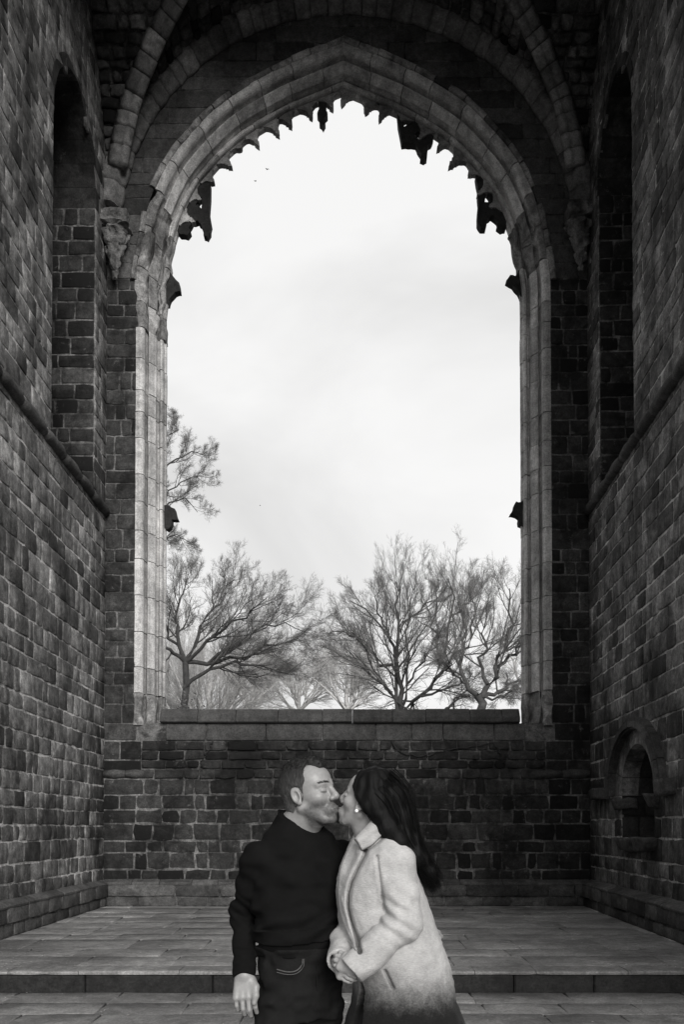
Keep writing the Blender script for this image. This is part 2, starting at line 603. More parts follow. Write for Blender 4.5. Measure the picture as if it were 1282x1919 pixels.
def ring_block(s0, s1, prof, rng, nseg=3, gap=.007, wob=.003, rough=0.0, seed=0):
    """one moulded block of the window surround between two path positions"""
    V, F = [], []
    de, dd = rng.uniform(-wob, wob, 2)
    m_ = len(prof)
    for k in range(nseg + 1):
        g0 = 0 if abs(s0 - s_apex) < 1e-6 else gap; g1 = 0 if abs(s1 - s_apex) < 1e-6 else gap
        s = s0 + g0 + (s1 - s0 - g0 - g1) * k / nseg
        p, n = path_at(s)
        if abs(s - s_apex) < 1e-6:
            n = n * MITER; p = p + np.array([-.0006 if s1 <= s_apex + 1e-6 else .0006, 0])
        end = 0.006 if k in (0, nseg) else 0
        for (e, d) in prof:
            ee, d2 = e + de + end * .6, d + dd + end * .6
            if rough:
                q = vnoise(np.array([p[0] * 6 + e * 9 + seed, p[1] * 6, d * 9 + seed * .7]))
                ee += q * rough; d2 += vnoise(np.array([p[0] * 6 + seed + 9, p[1] * 6 + e * 9, d * 9])) * rough
            V.append((p[0] + n[0] * ee, YB + d2, p[1] + n[1] * ee))
    for k in range(nseg):
        for j in range(m_):
            j2 = (j + 1) % m_
            F.append((k * m_ + j, (k + 1) * m_ + j, (k + 1) * m_ + j2, k * m_ + j2))
    F.append(tuple(range(m_))); F.append(tuple(nseg * m_ + j for j in range(m_ - 1, -1, -1)))
    return np.array(V), F


M_dark_shade = stone_mat('dark_and_shaded_stone', 0.03, .4, .4, .3, .2, .7)  # near-black stone; inside the niche its colour paints in the shade
rng = np.random.RandomState(5)
FE = Frame((0, YB, 0), (1, 0, 0), (0, -1, 0))
end_wall = empty('end_wall', (0, YB, 0.2))
tag(end_wall, 'dark sooty stone end wall pierced by the huge pointed window opening', 'wall')

# --- rough lower wall, piers and the wall above the arch
XL, XR = -4.2, 4.12
blocks, strips = [], []


def spans_low(z): return [(XL, XR)]


def spans_side(z):
    w = win_half(z)
    if w <= 0.01: return [(XL, XR)]
    return [(XL, XC - w), (XC + w, XR)]


def tone_low(u, z):
    return -0.12 + (.25 if (abs(u) < 3.5 and 2.2 < z < 2.9) else 0) - (.2 if abs(u) > 3.5 else 0)


edge_l, edge_r = -3.55, 3.35
zs = course_list(.62, 2.36, .232, rng, .3)
_el = [(edge_l + rng.uniform(-.2, .2), edge_r + rng.uniform(-.2, .2)) for z in zs]
_zl = list(zs)


def _edges(z): return _el[int(np.clip(np.searchsorted(_zl, z) - 1, 0, len(_el) - 1))]


fill(FE, zs, lambda z: [(XL, _edges(z)[0]), (_edges(z)[1], XR)], .44, rng, blocks, lambda u, z: -.28, strips=strips)
fill(FE, zs, lambda z: [_edges(z)], .34, rng, blocks, tone_low, jit=.020, gap=.013, strips=strips)
zs = [2.36, 2.68, 3.01]
fill(FE, zs, lambda z: [(XL, edge_l), (edge_r, XR)], .5, rng, blocks, lambda u, z: -.35, strips=strips)
zs = [2.36, 2.53, 2.68, 2.84, 3.01]
fill(FE, zs, lambda z: [(edge_l, edge_r)], .36, rng, blocks, lambda u, z: .02, depthf=lambda u, z: .045, jit=.012, gap=.012, strips=strips)
fill(FE, [3.01, 3.31], lambda z: [(XL, -3.63), (3.5, XR)], .5, rng, blocks, lambda u, z: -.2, strips=strips)
zs = course_list(3.31, OUT_TOP, .275, rng, .25) + [15.45, 15.75, 16.1]


def side_tone(u, z): return -.05 + (.12 if z < 9 else 0) - (.1 if u > 0 else 0)


lun = []
fill(FE, [z for z in zs if z < 11.2], spans_side, .30, rng, blocks, side_tone, strips=strips, jit=.009)
_hz = [z for z in zs if z < 11.2][-1]
fill(FE, [z for z in zs if z >= _hz], spans_side, .48, rng, lun, strips=strips, jit=.005, gap=.007)
lun = [p for p in lun if p[0][:, 2].min() < arc_h((p[0][:, 0].mean() - VX) / VW) + .3]
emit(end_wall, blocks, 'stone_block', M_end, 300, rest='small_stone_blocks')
tym = empty('tympanum', (0, YB, 11.0)); tym.parent = end_wall; tym.location = (0, 0, 10.8)
emit(tym, lun, 'stone_block', M_lun, 300, rest='small_stone_blocks')
band = []
lay(FE, 3.01, 3.31, -3.14, -3.14, 3.0, 3.0, .82, rng, depth=.03, out=band, gap=.006, jit=.003, r=.012, mat=M_cap, tonef=lambda u, z: .25)
strips.append((-3.63, -3.63, 3.5, 3.5, 3.01, 3.31))
emit(end_wall, band, 'sill_block', M_cap)
V, F = sheet(FE, strips)
mk('mortar_bed', V, F, M_mortd, end_wall, smooth=False)
# solid core of the wall behind the facing blocks
_cz, _cw = offset_half(.2)
core = []
_lv = list(np.linspace(3.3, _cz.max() - .002, 60)) + [16.2]
for z0, z1 in zip(_lv[:-1], _lv[1:]):
    if z0 >= _cz.max() - .003: core.append((-4.5, -4.5, 4.4, 4.4, z0, z1)); continue
    w0, w1 = float(np.interp(z0, _cz, _cw)), float(np.interp(z1, _cz, _cw))
    core += [(-4.5, -4.5, XC - w0, XC - w1, z0, z1), (XC + w0, XC + w1, 4.4, 4.4, z0, z1)]
V, F = sheet(FE, core, -.3)
mk('wall_core', V, F, M_mortd, end_wall, smooth=False)

# --- sloping coping of the sill
x = -3.22
prof = [(-.95, 3.552), (.0, 3.552), (.02, 3.546), (.125, 3.405), (.13, 3.39), (.128, 3.33), (.11, 3.315), (.02, 3.305), (-.95, 3.305)]
while x < 2.9:
    x2 = x + rng.uniform(.5, .78)
    if 2.9 - x2 < .3: x2 = 2.9
    V, F = [], []
    o_n, o_z = rng.uniform(-.006, .006, 2)
    for xx, ins in ((x + .003, .008), (x + .015, 0), ((x + x2) / 2, 0), (x2 - .015, 0), (x2 - .003, .008)):
        for n_, z_ in prof: V.append((xx, YB - n_ - o_n + (ins if n_ > 0 else 0), z_ + o_z - (ins * .6 if z_ > 3.4 else 0) + rng.uniform(-.002, .002)))
    m_ = len(prof)
    for k in range(4):
        for j in range(m_):
            j2 = (j + 1) % m_; F.append((k * m_ + j2, k * m_ + j, (k + 1) * m_ + j, (k + 1) * m_ + j2))
    F.append(tuple(range(m_))); F.append(tuple(range(5 * m_ - 1, 4 * m_ - 1, -1)))
    mk('coping_stone', V, F, M_cap, end_wall, tone=rng.uniform(.35, .75), smooth=False)
    x = x2


# --- broken lengths of string course low on the wall
def string_piece(fr, u0, u1, z, r, parent, mat, rng, name='string_course', flat=False, up=None, tone=.4):
    prof = [(-.04, -r), (.02, -r * 1.0), (.06, -r * .75), (.095, -r * .2), (.1, r * .25), (.08, r * .6), (.04, r * .95), (-.04, r * 1.3)]
    if not flat: prof = [(-.04, -r), (r * .5, -r * .95), (r * 1.15, -r * .6), (r * 1.4, 0), (r * 1.15, r * .6), (r * .5, r * .95), (-.04, r)]
    n_ = max(2, int((u1 - u0) / .15)); m_ = len(prof); L, F = [], []
    for k in range(n_ + 1):
        u = u0 + (u1 - u0) * k / n_
        end = .8 if k in (0, n_) else 1
        for a, b_ in prof:
            q = vnoise(np.array([u * 5, b_ * 20, z * 3 + a * 9])) * .12 * r
            L.append((u, z + b_ * end + q + (up or 0) * (u - u0), a * (end if a > 0 else 1) + q))
    for k in range(n_):
        for j in range(m_ - 1): F.append((k * m_ + j, (k + 1) * m_ + j, (k + 1) * m_ + j + 1, k * m_ + j + 1))
    F.append(tuple(range(m_))); F.append(tuple(n_ * m_ + j for j in range(m_ - 1, -1, -1)))
    if fr.flip: F = [f[::-1] for f in F]
    return mk(name, fr.w(L), F, mat, parent, tone=tone)


M_str = stone_mat('string_course_stone', 0.07, .3, .4, .4, .2, .7)
string_piece(FE, -4.19, -3.83, 2.44, .075, end_wall, M_str, rng, flat=True)
string_piece(FE, -3.82, -3.50, 2.44, .075, end_wall, M_str, rng, flat=True)
string_piece(FE, 3.10, 3.62, 2.44, .075, end_wall, M_str, rng, flat=True)
string_piece(FE, 3.63, 4.10, 2.44, .075, end_wall, M_str, rng, flat=True)


# --- plinths
def plinth(fr, u0, u1, proj, parent, rng, top=.645, tone=0.0):
    f2 = Frame(fr.O + fr.N * proj, fr.U, fr.N)
    out = []
    lay(f2, .2, .36, u0, u0, u1, u1, .55, rng, depth=.0, out=out, tonef=lambda u, z: tone)
    f3 = Frame(fr.O + fr.N * (proj + .03), fr.U, fr.N)
    lay(f3, .36, top - .07, u0, u0, u1, u1, .75, rng, depth=.0, out=out, tonef=lambda u, z: tone)
    emit(parent, out, 'plinth_block', M_plinth)
    V, F = sheet(f2, [(u0, u0, u1, u1, .2, top - .08)], -.012)
    mk('plinth_core', V, F, M_mortd, parent, smooth=False)
    # weathered sloping top stones
    u = u0
    while u < u1 - .01:
        ln = rng.uniform(.4, .75); e = min(u + ln, u1)
        if u1 - e < .25: e = u1
        q = rng.uniform(-.008, .008, 4)
        L = []
        for uu, i_ in ((u + .005, .006), ((u + e) / 2, 0), (e - .005, .006)):
            for n_, z_ in ((-.02, top - .09), (proj + .035 - i_, top - .085), (proj + .042 - i_, top - .06), (proj + .02, top - .035 - i_), (-.02, top + .02)):
                L.append((uu, z_ + q[0] * .5, n_ + q[1] * .5))
        F = []
        for k in range(2):
            for j in range(4): F.append((k * 5 + j, (k + 1) * 5 + j, (k + 1) * 5 + j + 1, k * 5 + j + 1))
        F.append((0, 1, 2, 3, 4)); F.append((14, 13, 12, 11, 10))
        if fr.flip: F = [f[::-1] for f in F]
        mk('plinth_coping', fr.w(L), F, M_plinth, parent, tone=rng.uniform(.4, .9) + tone * .5, smooth=False)
        u = e


M_plinth = stone_mat('plinth_stone', 0.085, .5, .4, .4, .35, .7)
plinth(FE, -4.17, 4.07, .1, end_wall, rng, tone=-.1)

# --- moulded window surround: three orders of blocks
P1 = [(0.416, -0.024), (0.38, -0.03), (0.348, -0.034), (0.316, -0.028), (0.292, -0.005), (0.2784, 0.03), (0.276, 0.07), (0.2816, 0.11), (0.276, 0.15), (0.264, 0.2), (0.264, 0.42), (0.416, 0.42)]
P2 = [(0.272, 0.24), (0.252, 0.235), (0.2384, 0.2), (0.2336, 0.15), (0.2288, 0.125), (0.22, 0.122), (0.2096, 0.132), (0.132, 0.25), (0.1264, 0.262), (0.128, 0.285), (0.1376, 0.31), (0.1376, 0.36), (0.124, 0.4), (0.124, 0.6), (0.272, 0.6)]
P3 = [(0.144, 0.43), (0.112, 0.43), (0.0944, 0.41), (0.084, 0.385), (0.068, 0.372), (0.0464, 0.38), (0.032, 0.405), (0.0288, 0.44), (0.032, 0.475), (0.024, 0.505), (0.0048, 0.525), (-0.0048, 0.56), (0.0, 0.6), (0.016, 0.64), (0.144, 0.66)]
P_hood = [(0.512, 0.01), (0.508, -0.045), (0.48, -0.075), (0.44, -0.07), (0.412, -0.045), (0.404, 0.01)]
surround = empty('window_surround', (XC, YB, 3.3)); surround.parent = end_wall; surround.location = (XC, 0, 3.1)


def cuts_for(s0, s1, mean, rng):
    c = [s0]
    while c[-1] < s1 - mean * 1.4: c.append(c[-1] + mean * rng.uniform(.75, 1.3))
    c.append(s1); return c


s_spring_l = float(PS[60]); s_apex = float(PS[_apex]); s_spring_r = PLEN - s_spring_l
jamb_l = cuts_for(0, s_spring_l, .5, rng); jamb_r = [PLEN - s for s in cuts_for(0, s_spring_l, .5, rng)][::-1]
for o_i, (prof, mean, mat) in enumerate(((P1, .62, M_mould), (P2, .55, M_mould), (P3, .7, M_mould))):
    arch = cuts_for(s_spring_l, s_apex, mean, rng) + [PLEN - s for s in cuts_for(s_spring_l, s_apex, mean, rng)][::-1][1:]
    allc = [('jamb_block', a, b_) for a, b_ in zip(jamb_l[:-1], jamb_l[1:])] + [('voussoir', a, b_) for a, b_ in zip(arch[:-1], arch[1:])] + [('jamb_block', a, b_) for a, b_ in zip(jamb_r[:-1], jamb_r[1:])]
    for nm, a, b_ in allc:
        p, _n = path_at((a + b_) / 2)
        worn = (10.0 < p[1] < 12.2) or p[1] < 4.0
        left_worn = worn and (p[0] < 0 or p[1] > 11.2 or p[1] < 4)
        V, F = ring_block(a, b_, prof, rng, nseg=8 if left_worn else (4 if nm == 'voussoir' else 2), rough=.045 if left_worn else .0, wob=.004, seed=o_i * 5)
        mk(nm, V, F, M_mouldw if left_worn else mat, surround, tone=float(np.clip(rng.normal(.55, .2), 0, 1)), smooth=False)
# hood mould over the arch: short, broken stones
hood_c = cuts_for(s_spring_l + .35, s_apex, .33, rng) + [PLEN - s for s in cuts_for(s_spring_l + .35, s_apex, .33, rng)][::-1][1:]
for a, b_ in zip(hood_c[:-1], hood_c[1:]):
    if rng.rand() < .06 and abs((a + b_) / 2 - s_apex) > .6: continue
    V, F = ring_block(a, b_, P_hood, rng, nseg=3, rough=.02, wob=.012, seed=3)
    mk('hood_stone', V, F, M_mouldw, surround, tone=float(np.clip(rng.normal(.5, .25), 0, 1)), smooth=False)

# --- ruined cusped tracery left round the arch
tracery = empty('broken_tracery', (XC, YB + .7, 11.0)); tracery.parent = end_wall; tracery.location = (XC, .7, 10.8)
_cs = [(-.21, -.03), (-.205, .005), (-.16, .025), (-.12, .05), (-.09, .085), (-.066, .12), (-.074, .14), (-.052, .155), (-.042, .19), (-.054, .212), (-.03, .24), (0, .29)]
cusp_shape = _cs + [(-x_, z_) for x_, z_ in _cs[-2::-1]]


def cusp(s, k, rng, y0=.47, y1=.60):
    p, n = path_at(s); t = np.array([n[1], -n[0]])
    h = k * rng.uniform(.85, 1.15); w = rng.uniform(.65, 1.0)
    pts = []
    brk = rng.choice([0, 0, -1, 1])
    for a, b_ in cusp_shape:
        a2, b2 = a * w, b_ * h
        if brk and b_ > .02 and a * brk > .04: b2 *= .8
        a2 += rng.uniform(-.006, .006); b2 += rng.uniform(-.006, .006)
        q = p + t * a2 - n * b2
        pts.append((q[0], q[1]))
    return poly_prism([pts], YB + y0, YB + y1)


s = s_spring_l + 1.85
while s < PLEN - s_spring_l - 1.75:
    V, F = cusp(s, rng.choice([.3, .5, .65, .8, .9]), rng)
    mk('cusp', V, F, M_trac, tracery, tone=rng.uniform(.3, .9), smooth=False)
    s += .36 * rng.uniform(.75, 1.3)
REM = [
    ('tracery_stub', [[(-2.57, 13.19), (-2.49, 13.05), (-2.51, 12.54), (-2.47, 12.31), (-2.49, 12.16), (-2.54, 12.07), (-2.61, 12.1), (-2.6, 12.18), (-2.66, 12.31), (-2.71, 12.37), (-2.81, 12.35), (-2.88, 12.23), (-2.84, 12.18), (-2.9, 12.1), (-3.03, 12.12), (-3.11, 12.2), (-3.0, 12.46), (-2.88, 12.69), (-2.77, 12.85), (-2.66, 13.07)], [(-2.64, 12.81), (-2.73, 12.69), (-2.76, 12.63), (-2.7, 12.65), (-2.65, 12.58)]]),
    ('tracery_stub', [[(2.26, 13.19), (2.41, 13.15), (2.58, 12.85), (2.71, 12.69), (2.82, 12.39), (2.8, 12.23), (2.72, 12.21), (2.64, 12.27), (2.66, 12.33), (2.61, 12.41), (2.54, 12.46), (2.48, 12.41), (2.45, 12.27), (2.44, 12.23), (2.35, 12.23), (2.29, 12.33), (2.29, 12.46), (2.31, 12.69), (2.3, 12.96)], [(2.43, 12.9), (2.42, 12.7), (2.56, 12.71), (2.5, 12.83)]]),
    ('tracery_stub', [[(0.85, 14.37), (0.95, 14.33), (0.98, 14.07), (1.17, 14.18), (1.36, 14.07), (1.51, 13.88), (1.47, 13.78), (1.4, 13.72), (1.39, 13.51), (1.34, 13.48), (1.27, 13.51), (1.28, 13.59), (1.22, 13.68), (1.19, 13.76), (1.06, 13.77), (0.94, 13.77), (0.92, 13.88), (0.87, 14.14)], [(1.16, 13.91), (1.23, 13.99), (1.35, 13.95), (1.34, 13.84), (1.28, 13.82)]]),
    ('tracery_pendant', [[(-0.58, 14.72), (-0.39, 14.72), (-0.42, 14.37), (-0.39, 14.3), (-0.45, 14.22), (-0.43, 14.16), (-0.47, 14.08), (-0.54, 14.16), (-0.53, 14.24), (-0.58, 14.31), (-0.55, 14.39)]]),
    ('springer_stub', [[(-3.25, 11.51), (-3.15, 11.36), (-3.04, 11.24), (-3.02, 11.09), (-3.11, 11.07), (-3.2, 10.97), (-3.23, 10.86), (-3.36, 10.86), (-3.4, 11.47)]]),
    ('springer_stub', [[(3.02, 11.47), (2.96, 11.36), (2.87, 11.38), (2.8, 11.28), (2.92, 11.21), (3.02, 11.09), (3.06, 10.99), (3.25, 10.99), (3.25, 11.51)]]),
    ('transom_stub', [[(-3.36, 7.25), (-3.22, 7.25), (-3.1, 7.18), (-3.04, 6.99), (-3.15, 6.99), (-3.17, 6.86), (-3.24, 6.81), (-3.38, 6.93)]]),
    ('transom_stub', [[(3.23, 7.37), (3.04, 7.3), (2.96, 7.31), (2.92, 7.21), (2.85, 7.08), (2.96, 7.06), (3.01, 7.02), (3.01, 6.9), (3.08, 6.85), (3.23, 6.93)]])]
for nm, loops in REM:
    # roughen the outline a little: broken stone
    L2 = []
    for lp in loops:
        o_ = []
        for i in range(len(lp)):
            a, b_ = np.array(lp[i]), np.array(lp[(i + 1) % len(lp)])
            o_.append(a); o_.append((a + b_) / 2 + rng.uniform(-.012, .012, 2))
        L2.append([tuple(q) for q in o_])
    V, F = poly_prism(L2, YB + .50, YB + .66)
    mk(nm, V, F, M_dark_shade, tracery, tone=rng.uniform(.3, .6), smooth=False)


# ------------------------------------------------------------------ side walls
def pointed(a, h):
    if h <= a: return lambda z: a * math.sqrt(max(0.0, 1 - (z / h) ** 2)) if 0 <= z <= h else 0.0
    Rr = (a * a + h * h) / (2 * a)
    return lambda z: max(0.0, math.sqrt(max(0.0, Rr * Rr - z * z)) - (Rr - a)) if 0 <= z <= h else 0.0


def side_wall(fr, label, uc, ua, spring, rise, rng, niche=None, sill=7.08, base_tone=0.0):
    root = empty('side_wall', tuple(fr.O + fr.U * 3 + np.array([0, 0, .2])))
    tag(root, label, 'wall', 'tall side walls of the vaulted bay')
    parch = pointed(ua, rise)
    top = spring + rise

    def half(z):
        if z < sill or z > top: return 0.0
        return ua if z < spring else parch(z - spring)

    def spans(z):
        cut = []
        w = half(z)
        if w > .02: cut.append((uc - w, uc + w))
        if niche:
            w = niche['half'](z)
            if w > .02: cut.append((niche['u'] - w, niche['u'] + w))
        out, a = [], 0.0
        for c0, c1 in sorted(cut): out.append((a, c0)); a = c1
        out.append((a, 12.4)); return out

    forced = [.62, sill, spring, top, 15.9]
    if niche: forced += niche['levels']
    forced = sorted(forced)
    zs = [forced[0]]
    for a, b_ in zip(forced[:-1], forced[1:]): zs += course_list(a, b_, .262, rng, .22)[1:]
    out, strips = [], []
    fill(fr, zs, spans, .38, rng, out, lambda u, z: base_tone + (.0 if z > 3 else -.12) + (.1 if 6 < z < 10 and u > 3 else 0) - (.25 if u < .5 and z < 4 else 0), strips=strips, jit=.011, gap=.010)  # wall light painted into tone: paler mid-height forward, darker low and in the corner
    out = [p for p in out if p[0][:, 2].min() < arc_h((p[0][:, 1].mean() - VC) / VL) + .4 or p[0][:, 1].mean() < VC]
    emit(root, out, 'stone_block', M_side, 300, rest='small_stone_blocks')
    V, F = sheet(fr, strips)
    mk('mortar_bed', V, F, M_mort, root, smooth=False)
    # window recess: jambs, added back wall shutting out daylight, sloping sill, arch stones
    rec = empty('window_recess'); rec.parent = root; rec.location = Vector(fr.O + fr.U * uc + np.array([0, 0, sill])) - root.location
    D = .95
    u0, u1 = uc - ua, uc + ua
    fj = Frame(fr.O + fr.U * u0, -fr.N, fr.U)
    jb, js = [], []
    zj = [z for z in zs if sill - .01 <= z <= spring + .01]
    fill(fj, zj, lambda z: [(.0, D)], .36, rng, jb, lambda u, z: -.2, strips=js, gap=.012, jit=.01)
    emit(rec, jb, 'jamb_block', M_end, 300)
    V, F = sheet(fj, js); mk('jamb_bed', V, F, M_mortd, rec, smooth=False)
    fn = Frame(fr.O + fr.U * u1, -fr.N, -fr.U)
    V, F = sheet(fn, [(0, 0, D, D, sill, spring)]); mk('jamb_face', V, F, M_mortd, rec, smooth=False)
    fb = Frame(fr.O - fr.N * D, fr.U, fr.N)
    bb, bs = [], []
    fill(fb, zj, lambda z: [(u0, u1)], .4, rng, bb, lambda u, z: -.2, strips=bs)
    fill(fb, [z for z in zs if spring - .01 <= z <= top + .01], lambda z: [(uc - max(half(z), .06), uc + max(half(z), .06))], .4, rng, bb, strips=bs)
    V, F, T = join(bb); o = mk('daylight_block_stones', V, F, M_end, rec, tone=T); o['kind'] = 'stuff'
    V, F = sheet(fb, bs); mk('daylight_block_bed', V, F, M_mortd, rec, smooth=False)
    L = [(u0, sill - .02, .03), (u1, sill - .02, .03), (u1, sill + 1.25, -D), (u0, sill + 1.25, -D)]
    nS = 5
    for k in range(nS):
        a, b_ = u0 + (u1 - u0) * k / nS + .004, u0 + (u1 - u0) * (k + 1) / nS - .004
        for j in range(4):
            t0, t1 = j / 4 + .006, (j + 1) / 4 - .006
            q = rng.uniform(-.012, .012, 4)
            L = [(a, sill + 1.25 * t0 + q[0], .02 - (D + .02) * t0), (b_, sill + 1.25 * t0 + q[1], .02 - (D + .02) * t0), (b_, sill + 1.25 * t1 + q[2], .02 - (D + .02) * t1), (a, sill + 1.25 * t1 + q[3], .02 - (D + .02) * t1)]
            L += [(x_, z_ - .12, n_ - .1) for x_, z_, n_ in L]
            F = [(0, 1, 2, 3), (4, 7, 6, 5), (0, 4, 5, 1), (1, 5, 6, 2), (2, 6, 7, 3), (3, 7, 4, 0)]
            if fr.flip: F = [f[::-1] for f in F]
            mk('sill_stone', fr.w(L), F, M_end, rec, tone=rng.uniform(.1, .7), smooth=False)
    # arch of the recess: long soffit stones
    nA = 6
    for sd in (-1, 1):
        for k in range(nA):
            h0, h1 = rise * math.sin(k / nA * math.pi / 2), rise * math.sin((k + 1) / nA * math.pi / 2)
            pts = []
            for hh in (h0, (h0 + h1) / 2, h1): pts.append((parch(min(hh, rise)) * sd, spring + hh))
            pts[-1] = (pts[-1][0], pts[-1][1] - .006) if k < nA - 1 else pts[-1]
            n0, n1 = -D - .02, rng.uniform(.008, .022)
            L = []
            for (w_, z_) in pts:
                d_ = np.array([w_, (z_ - spring) + .25]); d_ = d_ / np.linalg.norm(d_) * .16
                for n_ in (n0, n1): L.append((uc + w_, z_, n_)); L.append((uc + w_ + d_[0], z_ + d_[1], n_))
            F = []
            for q in range(2):
                b0 = q * 4
                F += [(b0, b0 + 4, b0 + 6, b0 + 2), (b0 + 2, b0 + 6, b0 + 7, b0 + 3), (b0 + 1, b0 + 3, b0 + 7, b0 + 5), (b0, b0 + 1, b0 + 5, b0 + 4)]
            F += [(0, 2, 3, 1), (8, 9, 11, 10)]
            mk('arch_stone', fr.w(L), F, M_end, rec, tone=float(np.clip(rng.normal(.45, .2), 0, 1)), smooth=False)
    return root


rng = np.random.RandomState(21)
FL = Frame((XL, YB, 0), (0, -1, 0), (1, 0, 0))
FR = Frame((XR, YB, 0), (-.035, -1, 0), (-1, .035, 0))
wall_l = side_wall(FL, 'tall side wall on the left, pale mortar joints, tall recessed window, no niche', 1.765, 1.065, 11.75, 1.25, rng)
_na = pointed(.80, .70); _no = pointed(1.2, .93)
nich = dict(u=2.80, half=lambda z: (.80 if 1.386 <= z < 2.0 else (_no(z - 2.0) if 2.0 <= z <= 2.93 else 0.0)), levels=[1.386, 2.0, 2.93])
wall_r = side_wall(FR, 'tall side wall on the right with a small round-arched niche near the floor', 1.785, .995, 11.9, 1.05, rng, niche=nich, base_tone=-.08)
plinth(FL, .1, 12.4, .09, wall_l, rng)
plinth(FR, .1, 12.4, .16, wall_r, rng)
for fr, root, z in ((FL, wall_l, 6.93), (FR, wall_r, 6.93)):
    u = .02
    while u < 12.3:
        e = u + rng.uniform(.55, .95)
        string_piece(fr, u + .004, e - .004, z + rng.uniform(-.008, .008), .085, root, M_str, rng, tone=rng.uniform(.3, .8))
        u = e

# --- niche in the right wall
nr = empty('wall_niche'); nr.parent = wall_r; nr.location = Vector(FR.O + FR.U * 2.8 + np.array([0, 0, 1.386])) - wall_r.location
ND = .75


def arc_blocks(fr, uc, z0, inner, outer, n_in, n_out, name, parent, mat, count, rng, gap=.006, tone=.5):
    """ring of blocks between two arches given as (half-width, rise)"""
    def pt(a, h, th):
        f = pointed(a, h); hh = h * math.sin(th)
        return f(min(hh, h)), hh
    for sd in (-1, 1):
        for k in range(count):
            t0, t1 = k / count * math.pi / 2 + gap, (k + 1) / count * math.pi / 2 - gap
            L = []
            for th in (t0, (t0 + t1) / 2, t1):
                wi, hi = pt(*inner, th); wo, ho = pt(*outer, th)
                for n_ in (n_in, n_out):
                    L.append((uc + sd * wi, z0 + hi, n_)); L.append((uc + sd * wo, z0 + ho, n_))
            F = []
            for q in range(2):
                b0 = q * 4
                F += [(b0, b0 + 4, b0 + 6, b0 + 2), (b0 + 2, b0 + 6, b0 + 7, b0 + 3), (b0 + 1, b0 + 3, b0 + 7, b0 + 5), (b0, b0 + 1, b0 + 5, b0 + 4)]
            F += [(0, 2, 3, 1), (8, 9, 11, 10)]
            mk(name, fr.w(L), F, mat, parent, tone=float(np.clip(rng.normal(tone, .15), 0, 1)), smooth=False)


arc_blocks(FR, 2.8, 2.0, (.795, .695), (1.1, .85), -ND, -.25, 'soffit_stone', nr, M_dark_shade, 4, rng)
arc_blocks(FR, 2.8, 2.0, (.80, .70), (1.22, .95), -.24, .012, 'arch_stone', nr, M_side, 4, rng, tone=.6)
arc_blocks(FR, 2.8, 2.0, (1.17, .90), (1.36, 1.06), -.02, .10, 'hood_stone', nr, M_plinth, 4, rng, tone=.35)
arc_blocks(FR, 2.8, 2.0, (1.20, .93), (1.31, 1.01), .095, .135, 'hood_roll', nr, M_plinth, 4, rng, tone=.35)
fnb = Frame(FR.O - FR.N * ND, FR.U, FR.N)
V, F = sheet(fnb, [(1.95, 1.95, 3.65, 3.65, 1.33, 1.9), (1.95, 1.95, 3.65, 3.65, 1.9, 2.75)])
nb = []
fill(fnb, [1.36, 1.62, 1.9, 2.15, 2.42, 2.72], lambda z: [(1.98, 3.62)], .5, rng, nb, lambda u, z: -.2)
mk('niche_back_bed', V, F, M_dark_shade, nr, smooth=False)
emit(nr, nb, 'back_stone', M_dark_shade)
for uu, sg in ((2.0, 1), (3.6, -1)):
    fq = Frame(FR.O + FR.U * uu, -FR.N, FR.U * sg)
    jb = []
    fill(fq, [1.37, 1.7, 2.0], lambda z: [(-.01, ND)], .4, rng, jb, lambda u, z: -.05, depthf=lambda u, z: .0)
    emit(nr, jb, 'jamb_block', M_dark_shade)
    V, F = sheet(fq, [(-.0, 0, ND, ND, 1.33, 2.0)], -.015); mk('jamb_bed', V, F, M_dark_shade, nr, smooth=False)


def lump(fr, u0, u1, z0, z1, n0, n1, name, parent, mat, rng, amp=.03, tone=.5, seg=(6, 4, 3), taper=0.0):
    """a weathered projecting block"""
    V = []; idx = {}
    a, b_, c = seg
    for i in range(a + 1):
        for j in range(b_ + 1):
            for k in range(c + 1):
                if i in (0, a) or j in (0, b_) or k in (0, c):
                    s, t, w = i / a, j / b_, k / c
                    idx[i, j, k] = len(V)
                    rr = .12
                    s2 = .5 + (s - .5) * (1 - rr * ((t - .5) ** 2 + (w - .5) ** 2)); t2 = .5 + (t - .5) * (1 - rr * ((s - .5) ** 2 + (w - .5) ** 2))
                    tp = 1 - taper * (1 - t)
                    V.append((u0 + (u1 - u0) * (.5 + (s2 - .5) * tp), z0 + (z1 - z0) * t2, n0 + (n1 - n0) * w * tp))
    V = np.array(V)
    q = np.stack([vnoise(V * 7 + 3.3), vnoise(V * 7 + 11.7), vnoise(V * 7 + 23.1)], -1) * amp
    V = V + q
    F = []
    for i in range(a):
        for j in range(b_):
            F.append((idx[i, j, c], idx[i + 1, j, c], idx[i + 1, j + 1, c], idx[i, j + 1, c])); F.append((idx[i, j, 0], idx[i, j + 1, 0], idx[i + 1, j + 1, 0], idx[i + 1, j, 0]))
    for i in range(a):
        for k in range(c):
            F.append((idx[i, 0, k], idx[i + 1, 0, k], idx[i + 1, 0, k + 1], idx[i, 0, k + 1])); F.append((idx[i, b_, k], idx[i, b_, k + 1], idx[i + 1, b_, k + 1], idx[i + 1, b_, k]))
    for j in range(b_):
        for k in range(c):
            F.append((idx[0, j, k], idx[0, j, k + 1], idx[0, j + 1, k + 1], idx[0, j + 1, k])); F.append((idx[a, j, k], idx[a, j + 1, k], idx[a, j + 1, k + 1], idx[a, j, k + 1]))
    if fr.flip: F = [f[::-1] for f in F]
    return mk(name, fr.w(V), F, mat, parent, tone=tone)


